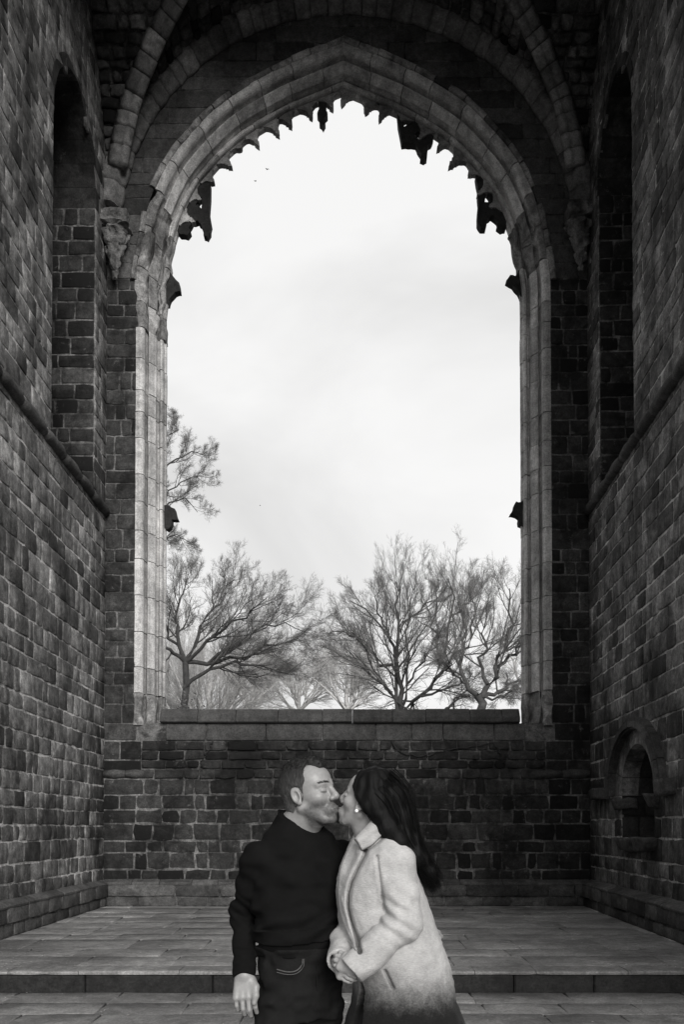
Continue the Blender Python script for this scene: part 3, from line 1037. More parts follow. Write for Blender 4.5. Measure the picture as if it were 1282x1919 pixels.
lump(FR, 2.05, 2.95, 1.20, 1.385, -.05, .17, 'niche_sill', nr, M_plinth, rng, .035, .6, taper=.25)
lump(FR, 2.96, 3.78, 1.20, 1.38, -.05, .16, 'niche_sill', nr, M_plinth, rng, .04, .5, taper=.25)
lump(FR, 1.78, 2.1, 1.80, 1.96, -.2, .13, 'impost_block', nr, M_plinth, rng, .025, .4, taper=.2)
lump(FR, 3.48, 3.85, 1.80, 1.97, -.2, .15, 'impost_block', nr, M_plinth, rng, .03, .55, taper=.2)
lump(FR, 4.05, 4.5, 1.93, 2.12, -.05, .14, 'label_stop', nr, M_plinth, rng, .035, .45)
lump(FR, .55, 1.32, 1.98, 2.15, -.05, .16, 'string_stub', wall_r, M_plinth, rng, .035, .7)

# ------------------------------------------------------------------ vault
rng = np.random.RandomState(33)
vault = empty('rib_vault', (0, VC, VZ))
tag(vault, 'dark rubble stone vault on heavy ribs above the window', 'vault')
xs = np.linspace(-1, 1, 49); ys = np.linspace(-1, 1, 49)
GX, GY = np.meshgrid(xs, ys)
GZ = VZ + VH * np.sqrt(np.maximum(0, 1 - np.minimum(np.abs(GX), np.abs(GY)) ** 2))
V = np.stack([VX + GX * (VW + .12), VC + GY * (VL + .06), GZ], -1).reshape(-1, 3)
V += np.stack([vnoise(V * 2.3), vnoise(V * 2.3 + 9), vnoise(V * 2.3 + 17)], -1) * .03
F = [(j * 49 + i, (j + 1) * 49 + i, (j + 1) * 49 + i + 1, j * 49 + i + 1) for j in range(48) for i in range(48)]
mk('vault_web', V, F, M_mortd, vault)


class Curved:
    """web frame: u along the bay, v along the arc, n towards the room"""
    flip = False

    def __init__(s, kind): s.kind = kind

    def w(s, L):
        L = np.asarray(L, float); th = L[:, 1]
        if s.kind == 'end':
            x = VX + VW * np.cos(th); z = VZ + VH * np.sin(th)
            nx, nz = -np.cos(th) / VW, -np.sin(th) / VH
            k = np.sqrt(nx ** 2 + nz ** 2)
            return np.stack([x + nx / k * L[:, 2], L[:, 0], z + nz / k * L[:, 2]], -1)
        y = VC + VL * np.cos(th); z = VZ + VH * np.sin(th)
        ny, nz = -np.cos(th) / VL, -np.sin(th) / VH
        k = np.sqrt(ny ** 2 + nz ** 2)
        return np.stack([L[:, 0], y + ny / k * L[:, 2], z + nz / k * L[:, 2]], -1)


def web_stones():
    out = []
    for kind in ('end', 'side'):
        fr = Curved(kind)
        th = 0.12
        while th < math.pi - .12:
            dth = rng.uniform(.038, .06)
            c = abs(math.cos(th + dth / 2))
            if kind == 'end': a, b_ = VC + VL * c, YB - .02
            else: a, b_ = VW * c, VW
            if kind == 'end':
                rngs = [(a, b_)]
            else:
                if math.cos(th) < -.2: th += dth; continue
                rngs = [(VX - b_, VX - a), (VX + a, VX + b_)]
            for p0, p1 in rngs:
                x = p0
                while x < p1 - .08:
                    e = min(x + rng.uniform(.16, .42), p1)
                    quad = [(x, th), (e, th), (e, th + dth), (x, th + dth)]
                    # stone_geo works in metres; scale the arc angle inside
                    p = stone_geo_ang(fr, quad, rng.uniform(.01, .07), rng)
                    out.append((p[0], p[1], float(np.clip(rng.normal(.45, .28), 0, 1))))
                    x = e
            th += dth
    return out


def stone_geo_ang(fr, quad, depth, rng):
    S = 4.1

    class Tmp:
        flip = fr.flip

        def w(self, L):
            L = np.array(L, float); L[:, 1] /= S
            return fr.w(L)
    q = [(a, b_ * S) for a, b_ in quad]
    return stone_geo(Tmp(), q, depth, rng, gap=.015, r=.03, jit=.02)


_ws = [p for p in web_stones() if p[0][:, 1].mean() > 12.2]
emit(vault, _ws, 'web_stone', M_web, 120, rest='web_rubble')


def sweep3(pts, side, prof, s0, s1, S, rng, gap=.006, nseg=3, rough=.0, wob=.0):
    V, F = [], []
    m_ = len(prof); da, db = rng.uniform(-wob, wob, 2)
    for k in range(nseg + 1):
        s = s0 + gap + (s1 - s0 - 2 * gap) * k / nseg
        p = np.array([np.interp(s, S, pts[:, i]) for i in range(3)])
        q = np.array([np.interp(min(s + .02, S[-1]), S, pts[:, i]) for i in range(3)]) - np.array([np.interp(max(s - .02, 0), S, pts[:, i]) for i in range(3)])
        T = q / np.linalg.norm(q)
        Nn = np.cross(side, T); Nn /= np.linalg.norm(Nn)
        if Nn[2] > 0 and abs(Nn[2]) > .02: Nn = -Nn
        end = .97 if k in (0, nseg) else 1
        for a, b_ in prof:
            r_ = vnoise(np.array([p[0] * 5 + a * 11, p[1] * 5 + b_ * 11, p[2] * 5])) * rough
            V.append(p + side * (a * end + da + r_) + Nn * (b_ * (end if b_ > 0 else 1) + db + r_))
    for k in range(nseg):
        for j in range(m_):
            j2 = (j + 1) % m_; F.append((k * m_ + j, k * m_ + j2, (k + 1) * m_ + j2, (k + 1) * m_ + j))
    F.append(tuple(range(m_ - 1, -1, -1))); F.append(tuple(nseg * m_ + j for j in range(m_)))
    return np.array(V), F


PR_D = [(a_ * .88, b_ * .9) for a_, b_ in [(-.17, -.12), (-.175, .05), (-.15, .11), (-.10, .14), (-.085, .17), (-.09, .215), (-.05, .26), (0, .275), (.05, .26), (.09, .215), (.085, .17), (.10, .14), (.15, .11), (.175, .05), (.17, -.12)]]
for sx in (-1, 1):
    tt = np.linspace(0.03, 2, 120)
    uu = 1 - tt
    pts = np.stack([VX + sx * VW * uu, VC + VL * uu, VZ + VH * np.sqrt(np.maximum(0, 1 - uu ** 2))], -1)
    # near the springing the rib stands clear of the corner
    k_ = np.clip(1 - tt / .12, 0, 1)[:, None]
    pts[:, :2] += k_ * np.array([-sx * .13, -.1])
    S = np.concatenate([[0], np.cumsum(np.linalg.norm(np.diff(pts, axis=0), axis=1))])
    d_ = np.array([sx * VW, VL, 0]); d_ /= np.linalg.norm(d_)
    side = np.array([-d_[1], d_[0], 0])
    rib = empty('diagonal_rib'); rib.parent = vault; rib.location = Vector(pts[0]) - vault.location
    c = [0.0]
    while c[-1] < S[-1] - .3: c.append(c[-1] + rng.uniform(.2, .36))
    c.append(S[-1])
    for a, b_ in zip(c[:-1], c[1:]):
        V, F = sweep3(pts, side, PR_D, a, b_, S, rng, rough=.014, wob=.006, nseg=4)
        mk('voussoir', V, F, M_rib, rib, tone=float(np.clip(rng.normal(.5, .22), 0, 1)), smooth=True)
# wall rib against the end wall
PR_W = [(-.16, -.1), (-.16, .12), (-.11, .17), (-.04, .19), (0, .26), (.06, .28), (.12, .24), (.13, -.1)]
ph = np.linspace(.1, math.pi - .1, 140)
pts = np.stack([VX + VW * np.cos(ph), np.full(140, YB - .1), VZ + VH * np.sin(ph)], -1)
S = np.concatenate([[0], np.cumsum(np.linalg.norm(np.diff(pts, axis=0), axis=1))])
rib = empty('wall_rib'); rib.parent = vault; rib.location = Vector((VX, YB, VZ)) - vault.location
c = [0.0]
while c[-1] < S[-1] - .3: c.append(c[-1] + rng.uniform(.2, .38))
c.append(S[-1])
for a, b_ in zip(c[:-1], c[1:]):
    V, F = sweep3(pts, np.array([0, 1.0, 0]), PR_W, a, b_, S, rng, rough=.018, wob=.008, nseg=4)
    mk('voussoir', V, F, M_rib, rib, tone=float(np.clip(rng.normal(.4, .22), 0, 1)), smooth=True)


def corbel(x, y, z, name, tone, sx):
    """carved leaf corbel under the springing of a rib: bell of leaves, necking, square abacus"""
    n_, rows_ = 40, 44
    V, F = [], []
    for j in range(rows_ + 1):
        t = j / rows_                                   # 0 bottom .. 1 top
        dz = -.98 + 1.1 * t
        if t < .72:
            q_ = t / .72
            r = .04 + .165 * q_ ** 1.1
        elif t < .80: r = .17
        else: r = .235 if t < .95 else .21
        for k in range(n_):
            a = 2 * math.pi * k / n_
            rr = r
            if t < .72:
                tier = (t / .24) % 1.0; ph = int(t / .24) * .5
                lf_ = abs(math.sin(a * 3 + ph * math.pi))
                rr *= 1 + .42 * lf_ * tier ** 2.0 - .12 * (tier < .15)
            sq = max(abs(math.cos(a)), abs(math.sin(a))) if t >= .80 else 1
            V.append((x + rr / sq * math.cos(a), y + rr / sq * math.sin(a) * .85, z + dz))
    V = np.array(V)
    V += np.stack([vnoise(V * 9), vnoise(V * 9 + 5), vnoise(V * 9 + 15)], -1) * .035 + np.stack([vnoise(V * 22), vnoise(V * 22 + 5), vnoise(V * 22 + 15)], -1) * .018
    for j in range(rows_):
        for k in range(n_):
            k2 = (k + 1) % n_; F.append((j * n_ + k, j * n_ + k2, (j + 1) * n_ + k2, (j + 1) * n_ + k))
    F.append(tuple(range(n_ - 1, -1, -1))); F.append(tuple(rows_ * n_ + k for k in range(n_)))
    mk(name, V, F, M_side, vault, tone=tone * .6, smooth=False)


corbel(-3.99, 15.2, 11.83, 'rib_corbel', 1.0, -1)
corbel(3.93, 15.2, 11.98, 'rib_corbel', .95, 1)


# ------------------------------------------------------------------ dry leaves and grit blown over the paving
def litter():
    rng = np.random.RandomState(77); V, F = [], []
    for k in range(420):
        if rng.rand() < .75:
            y = rng.uniform(8.5, 15.2); x = rng.choice([-1, 1]) * (4.0 - abs(rng.normal()) * 1.1); z = .205
            if rng.rand() < .4: y = 8.5 + abs(rng.normal()) * .5
        else: y = rng.uniform(6.6, 8.4); x = rng.uniform(-3.8, 3.8); z = .005
        if abs(x) > 3.95: continue
        a = rng.uniform(0, 6.28); L = rng.uniform(.006, .026); W = L * rng.uniform(.3, .6); h = rng.uniform(.001, .008)
        c, s_ = math.cos(a), math.sin(a); b = len(V)
        for p, q, hh in ((-L, 0, 0), (0, W, h), (L, 0, 0), (0, -W, h), (0, 0, h * .3)): V.append((x + p * c - q * s_, y + p * s_ + q * c, z + hh))
        F += [(b, b + 4, b + 1), (b + 1, b + 4, b + 2), (b + 2, b + 4, b + 3), (b + 3, b + 4, b)]
    o = mk('leaf_litter', V, F, M_litter, smooth=False, origin=(0, 9, .2)); tag(o, 'small dry leaves and grit scattered over the stone paving', 'litter', kind='stuff')


M_litter = stone_mat('dry_litter', .38, 0, .5, .6, 0, .2)
litter()


TREES = {
    'oak_left' : [([(-7.29, 40, 3.4), (-7.29, 40, 6.76), (-7.34, 40, 7.82), (-7.28, 40, 8.89)], 0.17), ([(-7.28, 40.0, 8.89), (-6.5, 40.05, 8.83), (-5.09, 40.1, 9.0), (-3.68, 40.15, 9.49), (-2.26, 40.19, 9.97)], 0.11), ([(-7.34, 40.0, 7.7), (-6.66, 39.86, 8.2), (-5.75, 39.71, 8.6), (-4.32, 39.57, 8.67), (-2.68, 39.43, 8.27)], 0.1), ([(-7.28, 40.0, 8.89), (-7.71, 40.15, 10.11), (-7.63, 40.3, 11.58), (-7.25, 40.46, 12.94)], 0.1), ([(-7.28, 40.0, 8.89), (-6.72, 40.18, 10.11), (-5.97, 40.37, 11.59), (-5.16, 40.55, 12.72)], 0.1), ([(-7.28, 40.0, 8.84), (-6.16, 39.36, 9.71), (-4.69, 38.73, 10.49), (-3.49, 38.09, 11.25)], 0.09), ([(-7.28, 40.0, 8.89), (-8.01, 39.29, 9.34), (-8.78, 38.57, 9.77), (-9.51, 37.86, 10.52)], 0.1), ([(-7.28, 40.0, 8.84), (-8.55, 40.74, 10.96), (-9.08, 41.48, 12.86)], 0.08), ([(-6.26, 40.0, 8.82), (-4.8, 39.65, 9.76), (-3.14, 39.29, 10.39), (-1.84, 38.94, 9.96)], 0.07)] ,
    'tall_left' : [([(-12.05, 52, 3.4), (-12.05, 52, 8.33), (-12.21, 52, 13.88), (-12.11, 52, 18.52), (-11.94, 52, 21.63)], 0.26), ([(-12.11, 52.0, 18.21), (-11.1, 52.73, 20.02), (-9.83, 53.45, 21.07), (-9.15, 54.18, 20.53)], 0.09), ([(-12.03, 52.0, 20.7), (-10.64, 51.96, 22.23), (-9.4, 51.91, 23.15), (-8.31, 51.87, 22.98)], 0.09), ([(-12.0, 52.0, 21.47), (-11.37, 52.49, 23.39), (-10.54, 52.99, 24.8), (-10.32, 53.48, 25.41)], 0.08), ([(-12.1, 52.0, 16.97), (-10.93, 51.97, 18.05), (-9.69, 51.93, 18.34), (-9.07, 51.9, 17.87)], 0.08), ([(-12.11, 52.0, 19.14), (-10.68, 52.2, 20.93), (-9.33, 52.41, 21.79), (-8.27, 52.61, 22.02)], 0.08), ([(-12.16, 52.0, 16.04), (-13.2, 51.23, 18.27), (-14.21, 50.46, 19.22)], 0.09), ([(-12.0, 52.0, 21.63), (-12.89, 52.3, 23.62), (-12.65, 52.59, 25.32)], 0.07)] ,
    'multi' : [([(2.19, 40, 3.4), (2.19, 40, 6.64), (1.96, 40, 7.47), (2.06, 40, 8.89), (2.01, 40, 10.07), (1.06, 40, 11.98), (0.0, 40, 12.81)], 0.13), ([(2.19, 40.0, 6.64), (2.29, 40.03, 7.94), (2.13, 40.05, 9.85), (2.25, 40.08, 12.0), (2.07, 40.1, 13.91)], 0.13), ([(2.06, 40.0, 8.89), (1.19, 40.35, 9.67), (0.12, 40.71, 10.95), (-0.97, 41.06, 11.77)], 0.08), ([(1.96, 40.0, 7.47), (1.43, 40.25, 8.34), (0.36, 40.5, 9.34), (-0.96, 40.75, 10.12)], 0.07), ([(2.29, 40.0, 6.76), (2.54, 39.52, 8.1), (2.56, 39.04, 10.56), (2.67, 38.56, 12.29), (2.55, 38.08, 13.4)], 0.07), ([(2.13, 40.0, 9.84), (1.55, 40.38, 11.6), (1.21, 40.76, 13.14), (1.46, 41.14, 14.11)], 0.07), ([(2.25, 40.0, 11.03), (3.09, 40.13, 12.25), (3.69, 40.27, 13.24), (3.83, 40.4, 13.89)], 0.07), ([(1.89, 40.0, 7.7), (1.05, 39.71, 8.95), (0.58, 39.42, 10.18), (0.3, 39.13, 11.52)], 0.06), ([(2.57, 40.0, 8.18), (3.34, 38.97, 9.62), (3.92, 37.94, 10.31)], 0.05)] ,
    'leaning' : [([(2.87, 43, 3.4), (2.87, 43, 7.02), (3.43, 43, 8.04), (4.06, 43, 9.06), (4.45, 43, 10.46), (4.65, 43, 11.99), (4.83, 43, 13.53), (4.71, 43, 15.07)], 0.14), ([(4.06, 43.0, 9.06), (4.95, 42.97, 10.2), (5.71, 42.94, 11.47), (5.97, 42.91, 13.25), (5.71, 42.88, 14.77)], 0.09), ([(4.45, 43.0, 10.46), (3.97, 43.32, 12.07), (4.13, 43.64, 13.97), (4.35, 43.96, 15.37)], 0.08), ([(3.43, 43.0, 8.04), (4.5, 43.56, 8.51), (5.6, 44.11, 9.12), (6.46, 44.67, 9.75)], 0.07), ([(4.65, 43.0, 11.99), (5.4, 43.47, 13.4), (6.37, 43.94, 14.58)], 0.07), ([(4.44, 43.0, 7.02), (5.02, 43.62, 7.75), (5.56, 44.24, 8.49), (6.09, 44.85, 9.78)], 0.08)] ,
    'fork_right' : [([(5.56, 38, 3.4), (5.56, 38, 6.38), (5.49, 38, 6.9), (5.38, 38, 7.17)], 0.22), ([(5.38, 38.0, 7.17), (4.87, 38.33, 7.9), (4.73, 38.66, 9.33), (4.96, 38.99, 11.02), (4.72, 39.32, 12.5)], 0.11), ([(5.56, 38.0, 7.06), (5.82, 37.95, 7.61), (6.16, 37.9, 8.61), (6.49, 37.85, 10.06), (6.82, 37.81, 11.63), (6.71, 37.76, 12.74)], 0.13), ([(5.61, 38.0, 7.06), (6.27, 38.64, 7.49), (7.19, 39.28, 8.06), (8.37, 39.92, 8.87)], 0.1), ([(5.83, 38.0, 7.73), (5.69, 38.56, 9.31), (5.85, 39.11, 11.05), (6.1, 39.67, 12.72)], 0.09), ([(6.17, 38.0, 8.63), (6.85, 37.41, 9.3), (7.51, 36.82, 10.27), (7.83, 36.23, 11.42)], 0.08), ([(4.82, 38.0, 7.84), (4.28, 37.2, 8.15), (3.87, 36.4, 9.09)], 0.06), ([(5.56, 38.0, 6.94), (6.4, 37.38, 7.08), (7.27, 36.75, 7.2)], 0.06)] ,
    'back_mid_a' : [([(-8.18, 75, 3.4), (-8.18, 75, 10.67), (-8.19, 75, 12.23), (-7.97, 75, 13.56)], 0.2), ([(-7.97, 75.0, 12.67), (-9.5, 74.86, 13.98), (-10.81, 74.72, 14.84)], 0.12), ([(-7.97, 75.0, 12.67), (-7.78, 75.28, 14.27), (-7.36, 75.56, 15.66)], 0.12), ([(-7.97, 75.0, 12.67), (-6.38, 74.56, 13.71), (-5.03, 74.12, 14.52)], 0.12)] ,
    'back_mid_b' : [([(-4.48, 80, 3.4), (-4.48, 80, 11.28), (-4.48, 80, 12.94), (-4.39, 80, 13.89)], 0.2), ([(-4.48, 80.0, 13.18), (-5.88, 79.75, 14.56), (-6.81, 79.5, 15.69)], 0.12), ([(-4.48, 80.0, 13.18), (-4.23, 79.67, 15.25), (-3.98, 79.34, 16.84)], 0.12), ([(-4.48, 80.0, 13.18), (-3.08, 80.19, 14.87), (-2.14, 80.37, 16.32)], 0.12)] ,
    'back_mid_c' : [([(0.0, 72, 3.4), (0.0, 72, 10.31), (-0.13, 72, 11.8), (-0.21, 72, 12.65)], 0.2), ([(-0.13, 72.0, 12.01), (-1.29, 72.89, 13.44), (-2.4, 73.78, 14.89)], 0.11), ([(-0.13, 72.0, 12.01), (-0.21, 72.4, 14.0), (-0.65, 72.8, 16.01)], 0.11), ([(-0.13, 72.0, 12.01), (1.08, 72.94, 14.09), (1.53, 73.89, 16.01)], 0.11), ([(-0.13, 72.0, 12.01), (0.43, 72.78, 14.5), (0.56, 73.57, 16.6)], 0.11)] ,
    'back_right' : [([(13.62, 70, 3.4), (13.62, 70, 10.06), (13.63, 70, 11.93), (13.64, 70, 13.58)], 0.2), ([(13.63, 70.0, 12.34), (12.68, 70.38, 14.48), (12.13, 70.75, 17.07)], 0.12), ([(13.63, 70.0, 12.34), (13.5, 69.26, 15.92), (13.17, 68.52, 19.02)], 0.12), ([(13.63, 70.0, 12.34), (14.84, 70.79, 14.56), (15.87, 71.59, 17.25)], 0.12), ([(13.63, 70.0, 11.93), (12.58, 71.02, 12.92), (11.7, 72.04, 14.36)], 0.1)] ,
}


# ------------------------------------------------------------------ bare trees beyond the wall
def bark_mat(name, v):
    m, n, l, b = nodes_of(name)
    geo = n.new('ShaderNodeNewGeometry')
    no = N_noise(n, l, geo.outputs['Position'], 6, 5, .6)
    N_gray(n, l, N_map(n, l, no, .3, .7, v * .6, v * 1.5), b.inputs['Base Color'])
    b.inputs['Roughness'].default_value = .9
    return m


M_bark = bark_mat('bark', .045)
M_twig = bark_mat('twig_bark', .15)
M_twig_haze = bark_mat('haze_pale_bark', .4)  # pale base colour paints in the haze of distance


def resample(pl, K):
    pl = catmull(pl, 8) if len(pl) > 2 else np.array(pl, float)
    d = np.concatenate([[0], np.cumsum(np.linalg.norm(np.diff(pl, axis=0), axis=1))])
    s = np.linspace(0, d[-1], K)
    return np.stack([np.interp(s, d, pl[:, i]) for i in range(3)], -1)


def unit(v): return v / np.maximum(np.linalg.norm(v, axis=-1, keepdims=True), 1e-9)


def grow(P, Rr, n, lo, ratio, ang, rr, K, up, wig, rng, minlen=.15, out=0.0, centre=None):
    """n children on every branch of P (m, k, 3) with radii Rr (m, k)"""
    m, k = P.shape[:2]
    t = lo + (1 - lo) * (np.tile(np.arange(n), (m, 1)) + rng.rand(m, n)) / n
    t = np.clip(t, 0, .999) * (k - 1)
    i = t.astype(int); f = (t - i)[..., None]
    rows = np.arange(m)[:, None]
    st = P[rows, i] * (1 - f) + P[rows, np.minimum(i + 1, k - 1)] * f
    r0 = Rr[rows, i] * (1 - f[..., 0]) + Rr[rows, np.minimum(i + 1, k - 1)] * f[..., 0]
    tg = unit(P[rows, np.minimum(i + 1, k - 1)] - P[rows, i])
    L = np.linalg.norm(np.diff(P, axis=1), axis=2).sum(1)[:, None] * ratio * rng.uniform(.65, 1.25, (m, n)) * (1.15 - .5 * t / (k - 1))
    L = np.maximum(L, minlen)
    rd = rng.normal(size=(m, n, 3)); rd = unit(rd - (rd * tg).sum(-1, keepdims=True) * tg)
    a = ang * rng.uniform(.6, 1.3, (m, n))[..., None]
    d = unit(tg * np.cos(a) + rd * np.sin(a))
    st, d, L, r0 = st.reshape(-1, 3), d.reshape(-1, 3), L.reshape(-1), r0.reshape(-1)
    Q = np.zeros((len(st), K, 3)); Q[:, 0] = st
    for j in range(1, K):
        d = unit(d + rng.normal(size=d.shape) * wig + np.array([0, 0, up]))
        if centre is not None: d = unit(d + unit(Q[:, j - 1] - centre) * out)
        Q[:, j] = Q[:, j - 1] + d * (L / (K - 1))[:, None]
    rs = np.maximum(r0 * rr, .0036)
    RR = rs[:, None] * np.linspace(1, .4, K)[None]
    return Q, RR


def tubes(P, Rr, S):
    m, k = P.shape[:2]
    T = unit(np.gradient(P, axis=1))
    ref = np.where(np.abs(T[..., 2:3]) > .9, np.array([1.0, 0, 0]), np.array([0, 0, 1.0]))
    A = unit(np.cross(T, ref)); B_ = np.cross(T, A)
    th = np.arange(S) * 2 * math.pi / S
    V = P[:, :, None] + Rr[:, :, None, None] * (np.cos(th)[None, None, :, None] * A[:, :, None] + np.sin(th)[None, None, :, None] * B_[:, :, None])
    base = (np.arange(m) * k * S)[:, None, None] + (np.arange(k - 1) * S)[None, :, None]
    j = np.arange(S)[None, None]; j2 = (j + 1) % S
    F = np.stack([base + j, base + j2, base + S + j2, base + S + j], -1).reshape(-1, 4)
    return V.reshape(-1, 3), F


def cat_geo(gs):
    n = 0; Vs, Fs = [], []
    for V, F in gs:
        Vs.append(V); Fs.append(F + n); n += len(V)
    return np.vstack(Vs), np.vstack(Fs)


def bare_tree(label, stems, levels, seed, mat_t, mat_c, name='bare_tree', group='bare trees beyond the wall', thin=1.0):
    rng = np.random.RandomState(seed)
    base = stems[0][0][0]
    root = empty(name, base)
    tag(root, label, 'tree', group)
    K = 11
    P = np.array([resample(pl, K) for pl, r in stems])
    P[:, 1:-1] += rng.normal(size=P[:, 1:-1].shape) * .09
    Rr = np.array([r * np.linspace(1.0, .16, K) for pl, r in stems]) * thin
    long0 = len(stems[0][0]) > 5
    if not long0: Rr[0] = stems[0][1] * np.linspace(1.2, .8, K) * thin
    cz = P[1:, -1].mean(0) if len(P) > 1 else P[0, -1]
    centre = P[1:].reshape(-1, 3).mean(0) - np.array([0, 0, .8])
    gs = []
    cP, cR = (P, Rr) if long0 else (P[1:], Rr[1:])
    if long0: cP = cP.copy(); cP[0, :4] = cP[0, 4]
    for (n, lo, ratio, ang, rr, K2, up, wig, S) in levels:
        cP, cR = grow(cP, cR, n, lo, ratio, ang, rr, K2, up, wig, rng, out=.10, centre=centre)
        gs.append(tubes(cP, cR, S))
    V, F = cat_geo([tubes(P, Rr, 8), gs[0]])
    mk('trunk', V, F, mat_t, root)
    V, F = cat_geo(gs[1:])
    mk('crown', V, F, mat_c, root)
    return root


LV = [(12, .2, .42, .62, .5, 6, .09, .12, 5), (9, .15, .48, .62, .55, 5, .08, .13, 4), (6, .12, .5, .65, .6, 4, .05, .16, 3), (4, .15, .55, .7, .72, 3, .03, .2, 3)]
LV_oak = [(13, .2, .42, .75, .5, 7, .07, .17, 5), (10, .15, .5, .75, .55, 5, .06, .18, 4), (8, .12, .5, .7, .6, 4, .05, .18, 3), (5, .15, .55, .7, .72, 3, .04, .2, 3)]
LV_tall = [(11, .35, .34, .8, .55, 6, .12, .22, 5), (9, .25, .42, .8, .6, 5, .12, .28, 4), (8, .2, .5, .8, .65, 4, .08, .3, 3), (5, .2, .5, .7, .7, 3, .05, .3, 3)]
LV_far = [(9, .1, .5, .6, .5, 5, .1, .13, 4), (8, .15, .5, .6, .55, 4, .09, .14, 3), (6, .15, .5, .6, .6, 3, .08, .15, 3), (4, .2, .5, .6, .7, 3, .05, .16, 3)]


def fan(stems, seed, n=9, spread=2.6, rise=4.2):
    """more boughs for a far, rounded crown"""
    rng = np.random.RandomState(seed); b = np.array(stems[0][0][-2], float) - np.array([0, 0, 1.2]); out = list(stems)
    for k in range(n):
        a = rng.uniform(0, 2 * math.pi); d = np.array([math.cos(a) * spread * rng.uniform(.4, 1), math.sin(a) * 1.5, rise * rng.uniform(.55, 1)])
        out.append(([tuple(b), tuple(b + d * .45 + rng.normal(size=3) * .25), tuple(b + d)], .1))
    return out


def lower(stems, k=.80, z0=6.8):
    return [([(x, y, z if z < z0 else z0 + (z - z0) * k) for x, y, z in pl], r) for pl, r in stems]


bare_tree('low pale fine-twigged tree between the spreading tree and the window jamb', fan([([(-12.2, 60, 3.4), (-12.2, 60, 7.5), (-12.1, 60, 9.5)], .2)], 31, 14, 5.0, 7.5), LV_far, 13, M_twig_haze, M_twig_haze)
bare_tree('pale fine-twigged tree behind the spreading tree, rising above it', fan([([(-8.4, 54, 3.4), (-8.4, 54, 7.5), (-8.3, 54, 10.2)], .2)], 21, 16, 5.2, 7.2), LV_far, 12, M_twig_haze, M_twig_haze)
bare_tree('spreading bare tree at the left with long low boughs and a slim trunk', TREES['oak_left'], LV_oak, 1, M_bark, M_twig)
bare_tree('tallest tree at the left edge, its clumped crown half hidden by the window jamb', TREES['tall_left'], LV_tall, 2, M_bark, M_twig)
bare_tree('bare tree of several upright stems right of the middle above the sill', lower(TREES['multi']), LV, 3, M_bark, M_twig)
bare_tree('bare tree leaning up to the right behind the upright stems', lower(TREES['leaning']), LV, 4, M_bark, M_twig)
bare_tree('bare tree with a stout forked trunk beside the right window jamb', lower(TREES['fork_right']), LV, 5, M_bark, M_twig)
bare_tree('hazy distant tree below the boughs of the spreading tree', fan(TREES['back_mid_a'], 97, 10, 5.5, 6.2), LV_far, 6, M_twig_haze, M_twig_haze)
bare_tree('hazy distant tree lowest in the gap between the two near groups', fan(TREES['back_mid_b'], 98, 10, 5.5, 6.2), LV_far, 7, M_twig_haze, M_twig_haze)
bare_tree('hazy distant tree just left of the upright stems', fan(TREES['back_mid_c'], 99, 10, 5.5, 6.2), LV_far, 8, M_twig_haze, M_twig_haze)
bare_tree('hazy distant tree behind the forked trunk at the right edge', TREES['back_right'], LV_far, 9, M_twig_haze, M_twig_haze)


# leafy bush under the spreading tree
def leafy_bush(base, size, n_leaf, seed, label):
    rng = np.random.RandomState(seed)
    root = empty('leafy_bush', base); tag(root, label, 'bush')
    stems = np.zeros((14, 6, 3)); b = np.array(base)
    for i in range(14):
        d = unit(np.array([rng.normal() * .5, rng.normal() * .5, 1.0])); p = b.copy()
        for k in range(6):
            stems[i, k] = p; d = unit(d + rng.normal(size=3) * .2); p = p + d * size[2] / 5 * rng.uniform(.7, 1.1)
    R0 = np.tile(np.linspace(.04, .012, 6), (14, 1))
    q, qr = grow(stems, R0, 9, .3, .35, .8, .5, 5, .05, .25, rng)
    V, F = cat_geo([tubes(stems, R0, 5), tubes(q, qr, 3)])
    mk('branches', V, F, M_bark, root)
    tips = q.reshape(-1, 3)[rng.randint(0, q.shape[0] * 5, n_leaf)] + rng.normal(size=(n_leaf, 3)) * .16
    a = unit(rng.normal(size=(n_leaf, 3))); c = unit(np.cross(a, rng.normal(size=(n_leaf, 3))))
    ln = rng.uniform(.05, .11, (n_leaf, 1))
    V = np.stack([tips - a * ln, tips + c * ln * .4, tips + a * ln, tips - c * ln * .4], 1).reshape(-1, 3)
    F = np.arange(n_leaf * 4).reshape(-1, 4)
    o = mk('leaves', V, F, bark_mat('dry_leaf', .12), root); o['kind'] = 'stuff'


leafy_bush((-7.3, 38.0, 3.4), (2, 2, 3.6), 1500, 4, 'thin leafy bush below the spreading tree at the lower left of the window')

# street lamp seen over the sill
M_metal = bark_mat('dark_metal', .03)


